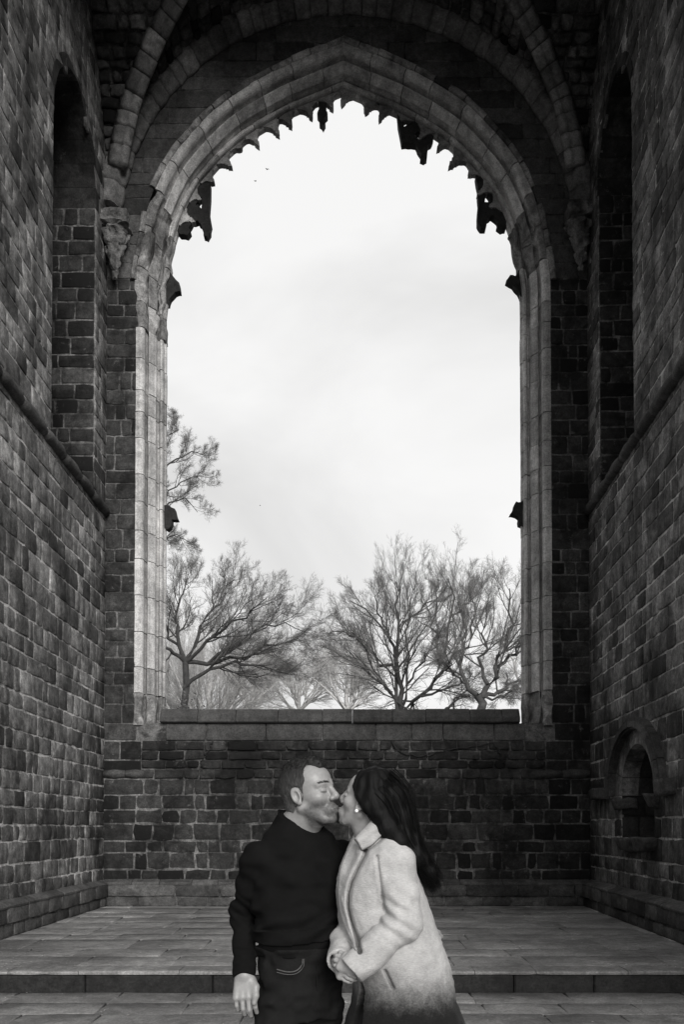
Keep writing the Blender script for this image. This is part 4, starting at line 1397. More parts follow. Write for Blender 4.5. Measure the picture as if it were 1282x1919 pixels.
def street_lamp(x, y, z0, z1):
    root = empty('street_lamp', (x, y, z0))
    tag(root, 'small street lamp with a flat head on a thin column, right of the leaning tree', 'street lamp')
    P = np.array([[[x, y, z0 + (z1 - z0) * k / 5] for k in range(6)]])
    V, F = tubes(P, np.array([np.linspace(.07, .045, 6)]), 10); mk('column', V, F, M_metal, root)
    P = np.array([[[x, y, z1 - .02], [x + .08, y, z1 + .05], [x + .25, y, z1 + .09], [x + .42, y, z1 + .1]]])
    V, F = tubes(P, np.full((1, 4), .032), 8); mk('arm', V, F, M_metal, root)
    V, F = [], []
    for dz, s in ((-.05, .6), (-.03, 1.0), (.03, 1.0), (.07, .7)):
        for k in range(12):
            a = 2 * math.pi * k / 12; V.append((x + .55 + .27 * s * math.cos(a), y + .11 * s * math.sin(a), z1 + .1 + dz))
    for j in range(3):
        for k in range(12): F.append((j * 12 + k, j * 12 + (k + 1) % 12, (j + 1) * 12 + (k + 1) % 12, (j + 1) * 12 + k))
    F.append(tuple(range(11, -1, -1))); F.append(tuple(range(36, 48)))
    mk('lamp_head', V, F, M_metal, root)


street_lamp(5.08, 44, 3.4, 7.82)


# birds high in the window
def bird(loc, span, yaw, roll, label):
    root = empty('flying_bird', loc); tag(root, label, 'bird', 'birds in the sky')
    c, s = math.cos(yaw), math.sin(yaw)

    def W(p):
        x, y, z = p; y, z = y * math.cos(roll) - z * math.sin(roll), y * math.sin(roll) + z * math.cos(roll)
        return (loc[0] + (x * c - y * s) * span, loc[1] + (x * s + y * c) * span, loc[2] + z * span)
    V, F = [], []
    secs = [(-.26, .004, 0), (-.18, .05, 0), (-.05, .07, 0), (.06, .07, .0), (.15, .05, .01), (.2, .045, .025), (.24, .03, .025), (.28, .004, .02)]
    for x, r, dz in secs:
        for k in range(8):
            a = 2 * math.pi * k / 8; V.append(W((x, r * math.cos(a), dz + r * math.sin(a) * .85)))
    for j in range(7):
        for k in range(8): F.append((j * 8 + k, j * 8 + (k + 1) % 8, (j + 1) * 8 + (k + 1) % 8, (j + 1) * 8 + k))
    b = len(V)
    V += [W((-.24, -.02, .01)), W((-.24, .02, .01)), W((-.36, .07, .0)), W((-.38, 0, .0)), W((-.36, -.07, .0))]
    F.append((b, b + 1, b + 2, b + 3, b + 4))
    mk('body', V, F, M_metal, root)
    for sd in (-1, 1):
        top = [(.10, .04, .03), (.13, .22, .12), (.09, .38, .15), (-.02, .56, .10), (-.06, .40, .11), (-.08, .22, .08), (-.10, .04, .02)]
        V = [W((x, y * sd, z)) for x, y, z in top] + [W((x, y * sd, z - .012)) for x, y, z in top]
        n = len(top)
        F = [tuple(range(n)), tuple(range(2 * n - 1, n - 1, -1))] + [(i, (i + 1) % n, n + (i + 1) % n, n + i) for i in range(n)]
        mk('wing', V, F, M_metal, root, smooth=False)


bird((-6.35, 60, 45.0), .34, .6, .5, 'tiny dark bird in the upper left sky, the lower of the pair')
bird((-5.53, 60, 45.8), .36, 2.4, -.3, 'tiny dark bird in the upper left sky, the upper of the pair')
bird((-6.97, 70, 26.6), .24, .2, .2, 'tiny lone bird low in the pale middle of the sky')


# cracks in the end wall, drawn as thin dark tubes on its face
def crack(pts, r, label):
    P = resample(np.array([(x, YB - .065 - (.012 if i % 2 else 0), z) for i, (x, z) in enumerate(pts)]), 26)
    P[1:-1] += np.random.RandomState(4).normal(size=P[1:-1].shape) * np.array([.012, .004, .012])
    V, F = tubes(P[None], (r * np.linspace(1, .45, 26))[None], 6)
    o = mk('crack_line', V, F, M_metal); tag(o, label, 'crack', 'dark creeper stems on the end wall')


crack([(.72, 3.02), (.80, 2.87), (1.0, 2.77), (1.32, 2.75), (1.6, 2.83), (2.05, 2.9), (2.45, 2.97)], .016, 'longer dark creeper stem crossing the wall under the right half of the sill')
crack([(2.45, 2.97), (2.55, 2.8), (2.63, 2.6)], .011, 'short dark creeper stem hanging from the right end of the longer one')
crack([(-2.32, 3.02), (-2.4, 2.85), (-2.52, 2.62), (-2.56, 2.5)], .013, 'dark creeper stem under the left part of the sill')


# ------------------------------------------------------------------ people: distance-field sculpting
def surface_nets(F, lo, h):
    S = F < 0
    c = np.zeros(tuple(n - 1 for n in F.shape), np.uint8)
    nx, ny, nz = c.shape
    for a in (0, 1):
        for b in (0, 1):
            for d in (0, 1): c += S[a:a + nx, b:b + ny, d:d + nz]
    idx = np.argwhere((c > 0) & (c < 8))
    ident = np.full(c.shape, -1, np.int32)
    ident[idx[:, 0], idx[:, 1], idx[:, 2]] = np.arange(len(idx))
    cor = [(a, b, d) for a in (0, 1) for b in (0, 1) for d in (0, 1)]
    val = {q: F[idx[:, 0] + q[0], idx[:, 1] + q[1], idx[:, 2] + q[2]] for q in cor}
    acc = np.zeros((len(idx), 3)); cnt = np.zeros(len(idx))
    for p in cor:
        for ax in range(3):
            if p[ax]: continue
            q = list(p); q[ax] = 1; q = tuple(q)
            va, vb = val[p], val[q]
            m = (va < 0) != (vb < 0)
            t = np.where(m, va / np.where(m, va - vb, 1), 0)
            for k in range(3): acc[:, k] += np.where(m, p[k] + (t if k == ax else 0), 0)
            cnt += m
    V = lo + h * (idx + acc / cnt[:, None])
    faces = []
    for ax in range(3):
        sl0 = [slice(1, -1)] * 3; sl1 = [slice(1, -1)] * 3
        sl0[ax] = slice(0, -1); sl1[ax] = slice(1, None)
        A, B_ = S[tuple(sl0)], S[tuple(sl1)]
        e = np.argwhere(A != B_)
        off = np.array([1, 1, 1]); off[ax] = 0
        e0 = e + off
        ins = A[e[:, 0], e[:, 1], e[:, 2]]
        u, v = [(1, 2), (2, 0), (0, 1)][ax]

        def cell(du, dv):
            q = e0.copy(); q[:, u] -= du; q[:, v] -= dv
            return ident[q[:, 0], q[:, 1], q[:, 2]]
        Q = np.stack([cell(1, 1), cell(0, 1), cell(0, 0), cell(1, 0)], -1)
        Q[~ins] = Q[~ins][:, ::-1]
        faces.append(Q)
    Fq = np.vstack(faces)
    return V, Fq[(Fq >= 0).all(1)]


class Vox:
    def __init__(s, lo, hi, h):
        s.lo = np.array(lo, float); s.h = h
        s.n = np.ceil((np.array(hi) - s.lo) / h).astype(int) + 1
        s.F = np.full(s.n, .06, np.float32)

    def sl(s, lo, hi):
        a = np.clip(np.floor((np.array(lo) - s.lo) / s.h).astype(int), 0, s.n)
        b = np.clip(np.ceil((np.array(hi) - s.lo) / s.h).astype(int) + 1, 0, s.n)
        g_ = np.meshgrid(*[s.lo[i] + s.h * np.arange(a[i], b[i]) for i in range(3)], indexing='ij')
        return tuple(slice(a[i], b[i]) for i in range(3)), np.stack(g_, -1).astype(np.float32)

    def put(s, fn, lo, hi, k=.01, pad=.03):
        sl, P = s.sl(np.array(lo) - pad, np.array(hi) + pad)
        if P.size == 0: return
        s.F[sl] = smin(s.F[sl], np.minimum(fn(P), .06), k)

    def cut(s, fn, lo, hi, k=.004, pad=.03):
        sl, P = s.sl(np.array(lo) - pad, np.array(hi) + pad)
        if P.size == 0: return
        s.F[sl] = -smin(-s.F[sl], fn(P), k)

    def cap(s, a, b, ra, rb, k=.01):
        a, b = np.array(a, float), np.array(b, float); r = max(ra, rb)
        s.put(lambda P: capsule(P, a, b, ra, rb), np.minimum(a, b) - r, np.maximum(a, b) + r, k)

    def chain(s, pts, rs, k=.01):
        for i in range(len(pts) - 1): s.cap(pts[i], pts[i + 1], rs[i], rs[i + 1], k)

    def near(s, w=.028):
        i = np.nonzero(np.abs(s.F) < w)
        return i, (s.lo + s.h * np.stack(i, -1)).astype(np.float32)

    def mesh(s): return surface_nets(s.F, s.lo, s.h)


def smin(a, b, k):
    if k <= 0: return np.minimum(a, b)
    h = np.clip(.5 + .5 * (b - a) / k, 0, 1)
    return b + (a - b) * h - k * h * (1 - h)


def capsule(P, a, b, ra, rb):
    ba = (b - a).astype(np.float32); pa = P - a.astype(np.float32)
    t = np.clip((pa @ ba) / max(float(ba @ ba), 1e-9), 0, 1)
    return np.linalg.norm(pa - t[..., None] * ba, axis=-1) - (ra + (rb - ra) * t)


def ellip(P, c, r):
    q = P - np.array(c, np.float32); r = np.array(r, np.float32)
    k0 = np.linalg.norm(q / r, axis=-1); k1 = np.linalg.norm(q / (r * r), axis=-1)
    return k0 * (k0 - 1) / np.maximum(k1, 1e-6)


def head_sdf(p, man):
    """a head looking along +x, ears along y, in metres"""
    ay = np.abs(p[..., 1]); q = np.stack([p[..., 0], ay, p[..., 2]], -1)
    A = lambda *v: np.array(v, np.float32)
    d = ellip(p, (-.018, 0, .045), (.098, .077, .090))
    d = smin(d, ellip(p, (.03, 0, .05), (.058, .063, .058)), .02)
    d = smin(d, ellip(p, (.03, 0, -.02), (.06, .060, .07)), .02)
    d = smin(d, ellip(q, (.050, .040, -.014), (.03, .025, .024)), .018)
    jw = 1.0 if man else .88
    d = smin(d, capsule(q, A(-.010, .053 * jw, -.045), A(.058, .022, -.097), .02, .018 * jw), .022)
    d = smin(d, ellip(p, (.079, 0, -.100), (.018, .022 * jw, .018)), .018)
    d = smin(d, ellip(p, (.025, 0, -.07), (.055, .043, .035)), .02)
    br = .013 if man else .009
    d = smin(d, capsule(q, A(.084, .012, .032), A(.068, .046, .030), br, br * .8), .014)
    # eye sockets, eyes with lids down
    d = -smin(-d, (np.linalg.norm(q - A(.103, .032, .008), axis=-1) - .021), .012)
    d = smin(d, ellip(q, (.0745, .0325, .008), (.0135, .0165, .0125)), .004)
    # nose
    d = smin(d, capsule(p, A(.089, 0, .022), A(.108, 0, -.014), .0090, .0115), .013)
    d = smin(d, np.linalg.norm(p - A(.1085, 0, -.020), axis=-1) - (.0130 if man else .0105), .008)
    d = smin(d, np.linalg.norm(q - A(.098, .0130, -.026), axis=-1) - .0088, .007)
    d = -smin(-d, np.linalg.norm(q - A(.104, .0065, -.037), axis=-1) - .0042, .003)
    # mouth
    d = smin(d, ellip(p, (.080, 0, -.066), (.026, .030, .028)), .014)
    d = smin(d, capsule(q, A(.108, 0, -.0595), A(.098, .019, -.064), .0062, .004), .006)
    d = smin(d, capsule(q, A(.106, 0, -.073), A(.097, .016, -.070), .0075, .004), .006)
    d = -smin(-d, capsule(q, A(.1165, 0, -.066), A(.103, .023, -.067), .0028, .002), .003)
    # ears
    c, s = math.cos(.28), math.sin(.28)
    e = np.stack([c * (q[..., 0] + .012) + s * (q[..., 2] - .0), q[..., 1] - .078 - .25 * (-(q[..., 0] + .012)).clip(0, .03), -s * (q[..., 0] + .012) + c * q[..., 2]], -1)
    ear = ellip(e, (0, 0, .002), (.019, .008, .033))
    ear = -smin(-ear, ellip(e, (.003, .009, -.001), (.0115, .012, .021)), .003)
    ear = smin(ear, ellip(e, (.003, .001, -.027), (.009, .006, .009)), .006)
    d = smin(d, ear, .006)
    return d


class HeadFrame:
    def __init__(s, origin, yaw_dir, pitch, roll, scale):
        s.o = np.array(origin, float); s.k = scale
        f = np.array([yaw_dir[0], yaw_dir[1], 0.0]); f /= np.linalg.norm(f)
        l = np.array([-f[1], f[0], 0.0]); u = np.array([0, 0, 1.0])
        F = f * math.cos(pitch) + u * math.sin(pitch); U = -f * math.sin(pitch) + u * math.cos(pitch)
        L2 = l * math.cos(roll) + U * math.sin(roll); U2 = U * math.cos(roll) - l * math.sin(roll)
        s.M = np.stack([F, L2, U2], 0)                 # rows: local axes in world

    def loc(s, P): return ((P - s.o.astype(np.float32)) @ s.M.T.astype(np.float32)) / s.k

    def w(s, p): return s.o + (np.asarray(p, float) * s.k) @ s.M


class Loft:
    """torso as stacked ellipses: rows (z, cx, cy, half width, half depth)"""
    def __init__(s, rows, fwd, power=2.2, infl=0.0):
        r = np.array(sorted(rows), float); s.fwd = np.array(fwd, float) / np.linalg.norm(fwd); s.lat = np.array([-s.fwd[1], s.fwd[0]])
        z = np.linspace(r[0, 0], r[-1, 0], 200)
        c = catmull(r, 20); o = np.argsort(c[:, 0]); c = c[o]
        s.z = z; s.t = np.stack([np.interp(z, c[:, 0], c[:, i]) for i in range(1, 5)], -1); s.p = power; s.infl = infl

    def at(s, z): return [np.interp(z, s.z, s.t[:, i]).astype(np.float32) if isinstance(z, np.ndarray) else float(np.interp(z, s.z, s.t[:, i])) for i in range(4)]

    def sdf(s, P):
        z = P[..., 2]; zc = np.clip(z, s.z[0], s.z[-1])
        cx, cy, a, b = s.at(zc)
        a, b = a + s.infl, b + s.infl
        x, y = P[..., 0] - cx, P[..., 1] - cy
        l = np.abs(x * s.lat[0] + y * s.lat[1]) / a; f = np.abs(x * s.fwd[0] + y * s.fwd[1]) / b
        k = (l ** s.p + f ** s.p) ** (1 / s.p)
        d = (k - 1) * np.minimum(a, b) * .95
        return np.maximum(d, np.maximum(z - s.z[-1] - s.infl, s.z[0] - z)).astype(np.float32)

    def surf(s, l, z, out=0.0, side=1):
        """point on the front surface at lateral fraction l (-1..1)"""
        cx, cy, a, b = s.at(z); a += s.infl + out; b += s.infl + out
        f = (max(0.0, 1 - abs(l) ** s.p)) ** (1 / s.p) * side
        return np.array([cx + s.lat[0] * a * l + s.fwd[0] * b * f, cy + s.lat[1] * a * l + s.fwd[1] * b * f, z])


def hand(vx, wrist, knuck, across, back, curl, r=.0085, lens=(.042, .046, .043, .034), thumb=None, spread=.0218, k=.006):
    """palm with four curled fingers and a thumb; across = index side, back = out of the back of the hand"""
    wrist, knuck = np.array(wrist, float), np.array(knuck, float)
    ax = knuck - wrist; L = np.linalg.norm(ax); ax /= L
    ac = np.array(across, float); ac -= ac.dot(ax) * ax; ac /= np.linalg.norm(ac)
    bk = np.array(back, float); bk -= bk.dot(ax) * ax + bk.dot(ac) * ac; bk /= np.linalg.norm(bk)
    for i in range(4):
        o = (1.5 - i) * spread
        vx.cap(wrist + ac * o * .55, knuck + ac * o, .0165, .0125, .010)
    for i in range(4):
        o = (1.5 - i) * spread
        p = knuck + ac * o - ax * (.004 * abs(1.2 - i))
        d = ax.copy(); rad = [r * 1.12, r * 1.0, r * .92, r * .8]
        for j, ln in enumerate((lens[i], lens[i] * .62, lens[i] * .5)):
            th = curl[j]
            d2 = d * math.cos(th) - bk * math.sin(th)
            b2 = bk * math.cos(th) + d * math.sin(th)
            q = p + d2 * ln
            vx.cap(p, q, rad[j] * (.88 if i == 3 else 1), rad[j + 1] * (.88 if i == 3 else 1), .0012 if j else .003)
            p, d, bk_ = q, d2, b2
            # keep curling about the same axis
            bk_i = b2
            bk, bk_i = bk_i, bk
        bk = np.array(back, float); bk -= bk.dot(ax) * ax + bk.dot(ac) * ac; bk /= np.linalg.norm(bk)
    if thumb is not None:
        b0 = wrist + ax * L * .25 + ac * .026 - bk * .006
        pts = [b0] + [wrist + ax * t[0] + ac * t[1] + bk * t[2] for t in thumb]
        vx.chain(pts, [.016, .0125, .0105, .0085][:len(pts)], .008)


def wrinkles(P, amp, f, seed):
    q = np.stack([P[..., 0] * f[0] + seed, P[..., 1] * f[1] + seed * 1.7, P[..., 2] * f[2] + seed * .6], -1)
    return (vnoise(q) * amp).astype(np.float32)


def skin_mat():
    m, n, l, b = nodes_of('skin')
    at = n.new('ShaderNodeAttribute'); at.attribute_name = 'tone'
    geo = n.new('ShaderNodeNewGeometry')
    no = N_noise(n, l, geo.outputs['Position'], 90, 4, .6)
    v = N_math(n, l, 'MULTIPLY', at.outputs['Fac'], N_map(n, l, no, .3, .7, .9, 1.1))
    N_gray(n, l, v, b.inputs['Base Color'])
    b.inputs['Roughness'].default_value = .42
    b.inputs['Subsurface Weight'].default_value = .06
    b.inputs['Subsurface Radius'].default_value = (.006, .006, .006)
    b.inputs['Subsurface Scale'].default_value = .5
    bp = n.new('ShaderNodeBump'); bp.inputs['Strength'].default_value = .25; bp.inputs['Distance'].default_value = .002
    l.new(N_noise(n, l, geo.outputs['Position'], 420, 2, .6), bp.inputs['Height']); l.new(bp.outputs['Normal'], b.inputs['Normal'])
    return m


def cloth_mat(name, v, rough=.9, scale=300, bump=.3, var=.25, sheen=0.0, stretch=(1, 1, 1), dist=.002):
    m, n, l, b = nodes_of(name)
    geo = n.new('ShaderNodeNewGeometry')
    mp = n.new('ShaderNodeMapping'); mp.inputs['Scale'].default_value = stretch; l.new(geo.outputs['Position'], mp.inputs['Vector'])
    f = N_noise(n, l, mp.outputs['Vector'], scale, 4, .65); w = N_noise(n, l, geo.outputs['Position'], 14, 4, .6)
    x = N_map(n, l, f, .3, .7, v * (1 - var), v * (1 + var))
    x = N_math(n, l, 'MULTIPLY', x, N_map(n, l, w, .3, .7, .82, 1.18))
    N_gray(n, l, x, b.inputs['Base Color'])
    b.inputs['Roughness'].default_value = rough; b.inputs['Specular IOR Level'].default_value = .08
    if sheen: b.inputs['Sheen Weight'].default_value = sheen
    bp = n.new('ShaderNodeBump'); bp.inputs['Strength'].default_value = bump; bp.inputs['Distance'].default_value = dist
    l.new(f, bp.inputs['Height']); l.new(bp.outputs['Normal'], b.inputs['Normal'])
    return m, n, l, b, x


M_skin = skin_mat()
M_knit = cloth_mat('dark_knit', .006, .95, 420, .5, .3, .0)[0]
M_jean = cloth_mat('dark_denim', .011, .85, 500, .4, .45)[0]
M_seam = cloth_mat('jean_stitching', .08, .85, 300, .2)[0]
M_shoe = cloth_mat('shoe_leather', .02, .4, 60, .1)[0]
M_trou = cloth_mat('dark_trousers', .02, .9, 400, .3)[0]
M_line = cloth_mat('coat_lining', .03, .7, 200, .2)[0]
M_coat, _n, _l, _b, _x = cloth_mat('ombre_wool', .38, .95, 150, .6, .14, .05, stretch=(.6, .6, 2.2), dist=.005)
_g = _n.new('ShaderNodeNewGeometry'); _s = _n.new('ShaderNodeSeparateXYZ'); _l.new(_g.outputs['Position'], _s.inputs[0])
_w = N_noise(_n, _l, _g.outputs['Position'], 22, 5, .7); _w2 = N_noise(_n, _l, _g.outputs['Position'], 160, 3, .7)
_z = N_math(_n, _l, 'ADD', _s.outputs[2], N_math(_n, _l, 'ADD', N_map(_n, _l, _w, .3, .7, -.02, .02), N_map(_n, _l, _w2, .3, .7, -.012, .012)))
_r = _n.new('ShaderNodeMapRange'); _r.interpolation_type = 'SMOOTHSTEP'; _l.new(_z, _r.inputs['Value'])
for _k, _v in zip(('From Min', 'From Max', 'To Min', 'To Max'), (.895, 1.085, .035, 1.0)): _r.inputs[_k].default_value = _v
N_gray(_n, _l, N_math(_n, _l, 'MULTIPLY', _x, _r.outputs['Result']), _b.inputs['Base Color'])


def hair_mat(name, v, tone=False):
    m, n, l, b = nodes_of(name)
    geo = n.new('ShaderNodeNewGeometry')
    mp = n.new('ShaderNodeMapping'); mp.inputs['Scale'].default_value = (1, 1, .15); l.new(geo.outputs['Position'], mp.inputs['Vector'])
    f = N_noise(n, l, mp.outputs['Vector'], 260, 4, .65)
    hv_ = N_map(n, l, f, .3, .7, v * .5, v * 1.6)
    if tone:
        at = n.new('ShaderNodeAttribute'); at.attribute_name = 'tone'; hv_ = N_math(n, l, 'MULTIPLY', hv_, at.outputs['Fac'])
    N_gray(n, l, hv_, b.inputs['Base Color'])
    b.inputs['Roughness'].default_value = .55; b.inputs['Specular IOR Level'].default_value = .12
    bp = n.new('ShaderNodeBump'); bp.inputs['Strength'].default_value = .6; bp.inputs['Distance'].default_value = .004
    l.new(f, bp.inputs['Height']); l.new(bp.outputs['Normal'], b.inputs['Normal'])
    return m


M_hair = hair_mat('black_hair', .004)
M_hairm = hair_mat('short_dark_hair', .03, True)


def strands(P, R0, S=3):
    """thin hair tubes from polylines (m, k, 3)"""
    k = P.shape[1]
    return tubes(P, R0[:, None] * np.linspace(1, .35, k)[None], S)


# ---------------------------------------------------------------- the man
def build_man():
    rng = np.random.RandomState(2)
    ROOT = np.array([-.18, 3.28, 0.0])
    fwd = (.5, -.866); R_ = np.array([-.866, -.5, 0])            # chest direction, his right
    C = np.array([-.178, 3.30])
    rows = [(.80, -.178, 3.285, .165, .118), (.92, -.18, 3.285, .153, .118), (1.04, -.182, 3.285, .152, .120), (1.15, -.184, 3.282, .156, .126), (1.25, -.184, 3.288, .162, .125),
            (1.34, -.182, 3.295, .176, .120), (1.41, -.181, 3.30, .178, .107), (1.46, -.182, 3.305, .150, .090), (1.50, -.184, 3.31, .112, .078), (1.54, -.186, 3.31, .080, .066), (1.575, -.186, 3.31, .062, .058)]
    H = HeadFrame((-.141, 3.26, 1.637), (.866, -.5), R(8), R(3), .96)
    sh_r = np.array([C[0], C[1], 1.412]) + .168 * R_; sh_l = np.array([C[0], C[1], 1.412]) - .168 * R_
    el_r, wr_r = np.array([-.385, 3.33, 1.215]), np.array([-.372, 3.215, 1.0])
    el_l, wr_l = np.array([.11, 3.57, 1.22]), np.array([.285, 3.47, 1.12])
    neck0 = H.w((-.035, 0, -.055)); neck1 = np.array([-.188, 3.31, 1.535])
    # body: head, neck, trunk, arms, hands in one surface
    vx = Vox((-.47, 2.98, .76), (.45, 3.68, 1.80), .003)
    lf = Loft([r_ for r_ in rows if r_[0] > .9], fwd, infl=-.014)
    vx.put(lf.sdf, (-.40, 3.1, .76), (.05, 3.5, 1.56), .01)
    vx.cap(neck1, neck0, .062, .056, .03)
    vx.cap(neck1 + np.array([0, .0, -.02]), H.w((.0, 0, -.085)), .05, .045, .03)
    sl, P = vx.sl(H.o - .17, H.o + .17)
    vx.F[sl] = smin(vx.F[sl], head_sdf(H.loc(P), True) * H.k, .012)
    for s_, e_, w_ in ((sh_r, el_r, wr_r), (sh_l, el_l, wr_l)):
        vx.chain([s_, e_, w_], [.042, .036, .029], .02)
    hand(vx, wr_r, (-.366, 3.19, .928), (1, -.1, 0), (0, -1, .15), (.25, .75, .55), thumb=((.045, .040, .004), (.075, .040, .008), (.1, .032, .004)))
    hand(vx, wr_l, (.322, 3.405, 1.098), (0, .25, 1), (1, .35, 0), (.25, .6, .4), lens=(.044, .048, .044, .036), thumb=((.03, .04, -.01), (.06, .05, -.02)))
    V, F = vx.mesh()
    q = H.loc(V)
    x, y, z = q.T; ay = np.abs(y)
    tone = np.full(len(V), .245)
    inh = (np.abs(q) < .16).all(1)
    # stubble, lips, brows, lash line; lid crease has its shade painted in
    jaw = np.clip((-.022 - z - .35 * np.clip(.045 - x, 0, .1)) / .02, 0, 1) * np.clip((x + .012) / .02, 0, 1) * np.clip((z + .135) / .02, 0, 1)
    mous = np.clip(1 - np.abs(z + .048) / .012, 0, 1) * (x > .085) * (ay < .03)
    tone -= inh * (.15 * np.clip(jaw + mous * .8, 0, 1)) * (1 + .25 * vnoise(V * 260))
    lip = np.clip(1 - ((z + .067) / .012) ** 2 - (ay / .022) ** 2, 0, 1) * (x > .09)
    tone = np.where(inh, tone * (1 - .35 * lip), tone)
    brow = np.clip(1 - np.abs(z - (.037 + .10 * np.clip(ay - .012, 0, .02) - .25 * np.clip(ay - .036, 0, 1))) / .006, 0, 1) * (ay > .010) * (ay < .052) * (x > .05)
    lash = np.clip(1 - np.abs(z - (.001 + 3.0 * (ay - .032) ** 2)) / .0035, 0, 1) * (ay > .017) * (ay < .049) * (x > .06)
    crease = np.clip(1 - np.abs(z - (.019 - 8 * (ay - .032) ** 2)) / .0035, 0, 1) * (ay > .018) * (ay < .047) * (x > .06)
    tone = np.where(inh, tone * (1 - .32 * brow) * (1 - .75 * lash) * (1 - .35 * crease), tone)
    body = mk('person', V, F, M_skin, tone=tone, origin=ROOT)
    tag(body, 'person in a dark crew-neck jumper and dark jeans, the left of the two', 'person', 'the kissing couple')
    # jumper
    h = .0045
    sw = Vox((-.50, 3.02, .98), (.42, 3.70, 1.64), h)
    lf2 = Loft(rows, fwd, infl=.010)
    sw.put(lf2.sdf, (-.42, 3.08, .98), (.07, 3.52, 1.60), .01)
    i, P = sw.near()
    hemz = 1.072 + .010 * np.sin(P[:, 0] * 9 + 1)
    d = sw.F[i] + np.where(P[:, 2] < hemz + .05, .005, 0) - np.where((P[:, 2] > hemz + .05) & (P[:, 2] < hemz + .10), .005, 0)
    sw.F[i] = d
    sl, P = sw.sl((-.5, 3.0, .97), (.42, 3.7, 1.10))
    sw.F[sl] = np.maximum(sw.F[sl], 1.072 + .010 * np.sin(P[..., 0] * 9 + 1) - P[..., 2])
    for s_, e_, w_ in ((sh_r, el_r, wr_r), (sh_l, el_l, wr_l)):
        a = (w_ - e_) / np.linalg.norm(w_ - e_)
        e2 = w_ + a * .004
        arm = Vox(np.min([s_, e_, w_], 0) - .10, np.max([s_, e_, w_], 0) + .10, h)
        off = np.round((arm.lo - sw.lo) / h); arm.lo = sw.lo + off * h
        arm.chain([s_ + np.array([0, 0, .002]), (s_ + e_) / 2, e_, (e_ + w_) / 2, e2], [.060, .054, .047, .042, .036], .03)
        arm.put(lambda Q: capsule(Q, e2 - a * .045, e2 - a * .03, .043, .041), e2 - .1, e2 + .1, .012)
        sl_, P = arm.sl(arm.lo, arm.lo + arm.n * h)
        arm.F = np.maximum(arm.F, ((P - e2.astype(np.float32)) @ a.astype(np.float32)))
        o_ = off.astype(int); lo_ = np.maximum(o_, 0); hi_ = np.minimum(o_ + arm.n, sw.n)
        d_ = tuple(slice(lo_[k], hi_[k]) for k in range(3)); q_ = tuple(slice(lo_[k] - o_[k], hi_[k] - o_[k]) for k in range(3))
        sw.F[d_] = smin(sw.F[d_], arm.F[q_], .010)
    # folds: across the belly, at the elbow, along the arm
    i, P = sw.near()
    fold = wrinkles(P, .007, (9, 9, 30), 3.1) + wrinkles(P, .0045, (22, 22, 30), 8.3)
    for c_, rad, fr_, am, tilt in ((el_r + np.array([.01, -.02, .01]), .11, 170, .006, .6), (sh_r * .7 + el_r * .3 + np.array([.05, 0, -.04]), .10, 120, .004, -.9), (wr_r + np.array([0, 0, .07]), .07, 200, .003, .1)):
        el = np.linalg.norm(P - c_.astype(np.float32), axis=-1)
        fold += np.where(el < rad, np.sin((P[:, 2] + P[:, 0] * tilt) * fr_ + 1.5 * vnoise(P * 15)) * am * np.clip(1 - el / rad, 0, 1), 0)
    fold += np.sin(P[:, 2] * 85 - P[:, 0] * 40 + 2.4 * vnoise(P * 7)) * .008 * np.clip(1 - np.abs(P[:, 2] - 1.17) / .12, 0, 1) * (P[:, 0] > -.36)
    fold += np.sin(P[:, 2] * 60 + P[:, 0] * 60 + 2 * vnoise(P * 6)) * .003 * np.clip(1 - np.abs(P[:, 2] - 1.36) / .1, 0, 1)
    sw.F[i] += fold.astype(np.float32)
    cax = unit(np.array([.30, -.30, .9]))
    nb, nt = neck1 + cax * .03, neck1 + cax * .16
    def above(Q): return np.maximum(capsule(Q, neck1 - cax * .03, nt, .066, .10), -((Q - (neck1 + cax * .012).astype(np.float32)) @ cax.astype(np.float32)))
    def above2(Q): return -((Q - (neck1 + cax * .026).astype(np.float32)) @ cax.astype(np.float32))
    sw.cut(above, neck1 - .12, nt + .12, .003)
    sw.cut(above2, (neck1[0] - .13, neck1[1] - .13, neck1[2] - .02), (neck1[0] + .15, neck1[1] + .13, 1.66), .003)
    V, F = sw.mesh()
    jm = mk('jumper', V, F, M_knit, body)
    # rib collar
    ax = cax
    u_ = np.cross(ax, [0, 1, 0]); u_ /= np.linalg.norm(u_); v_ = np.cross(ax, u_)
    th = np.linspace(0, 2 * math.pi, 41)
    cc = neck1 + ax * .018
    ringp = cc + .0665 * np.cos(th)[:, None] * u_ + .0665 * np.sin(th)[:, None] * v_
    V, F = tubes(ringp[None], np.full((1, 41), .0095), 10)
    mk('collar_rib', V, F, M_knit, jm)
    # jeans
    je = Vox((-.42, 3.02, .03), (.08, 3.56, 1.14), .006)
    lf3 = Loft([(.84, -.178, 3.285, .148, .108)] + rows[1:4], fwd, infl=.005)
    je.put(lf3.sdf, (-.4, 3.05, .78), (.08, 3.5, 1.15), .01)
    hip = np.array([-.178, 3.285, .86])
    for sg, kn, an in ((1, (-.262, 3.20, .48), (-.262, 3.27, .08)), (-1, (-.09, 3.32, .48), (-.085, 3.40, .08))):
        hp = hip + R_ * .070 * sg + np.array([-.008, 0, 0])
        je.chain([hp, (hp + np.array(kn)) / 2 - np.array([0, 0, .02]), kn, an], [.082, .077, .066, .060], .05)
    i, P = je.near()
    je.F[i] += wrinkles(P, .009, (12, 12, 26), 5.5) + wrinkles(P, .006, (30, 30, 40), 2.2)
    sl, P = je.sl(je.lo, je.lo + je.n * .006)
    je.F[sl] = np.maximum(je.F[sl], P[..., 2] - 1.10)
    je.F[sl] = np.maximum(je.F[sl], .055 - P[..., 2])
    V, F = je.mesh()
    jn = mk('jeans', V, F, M_jean, body)
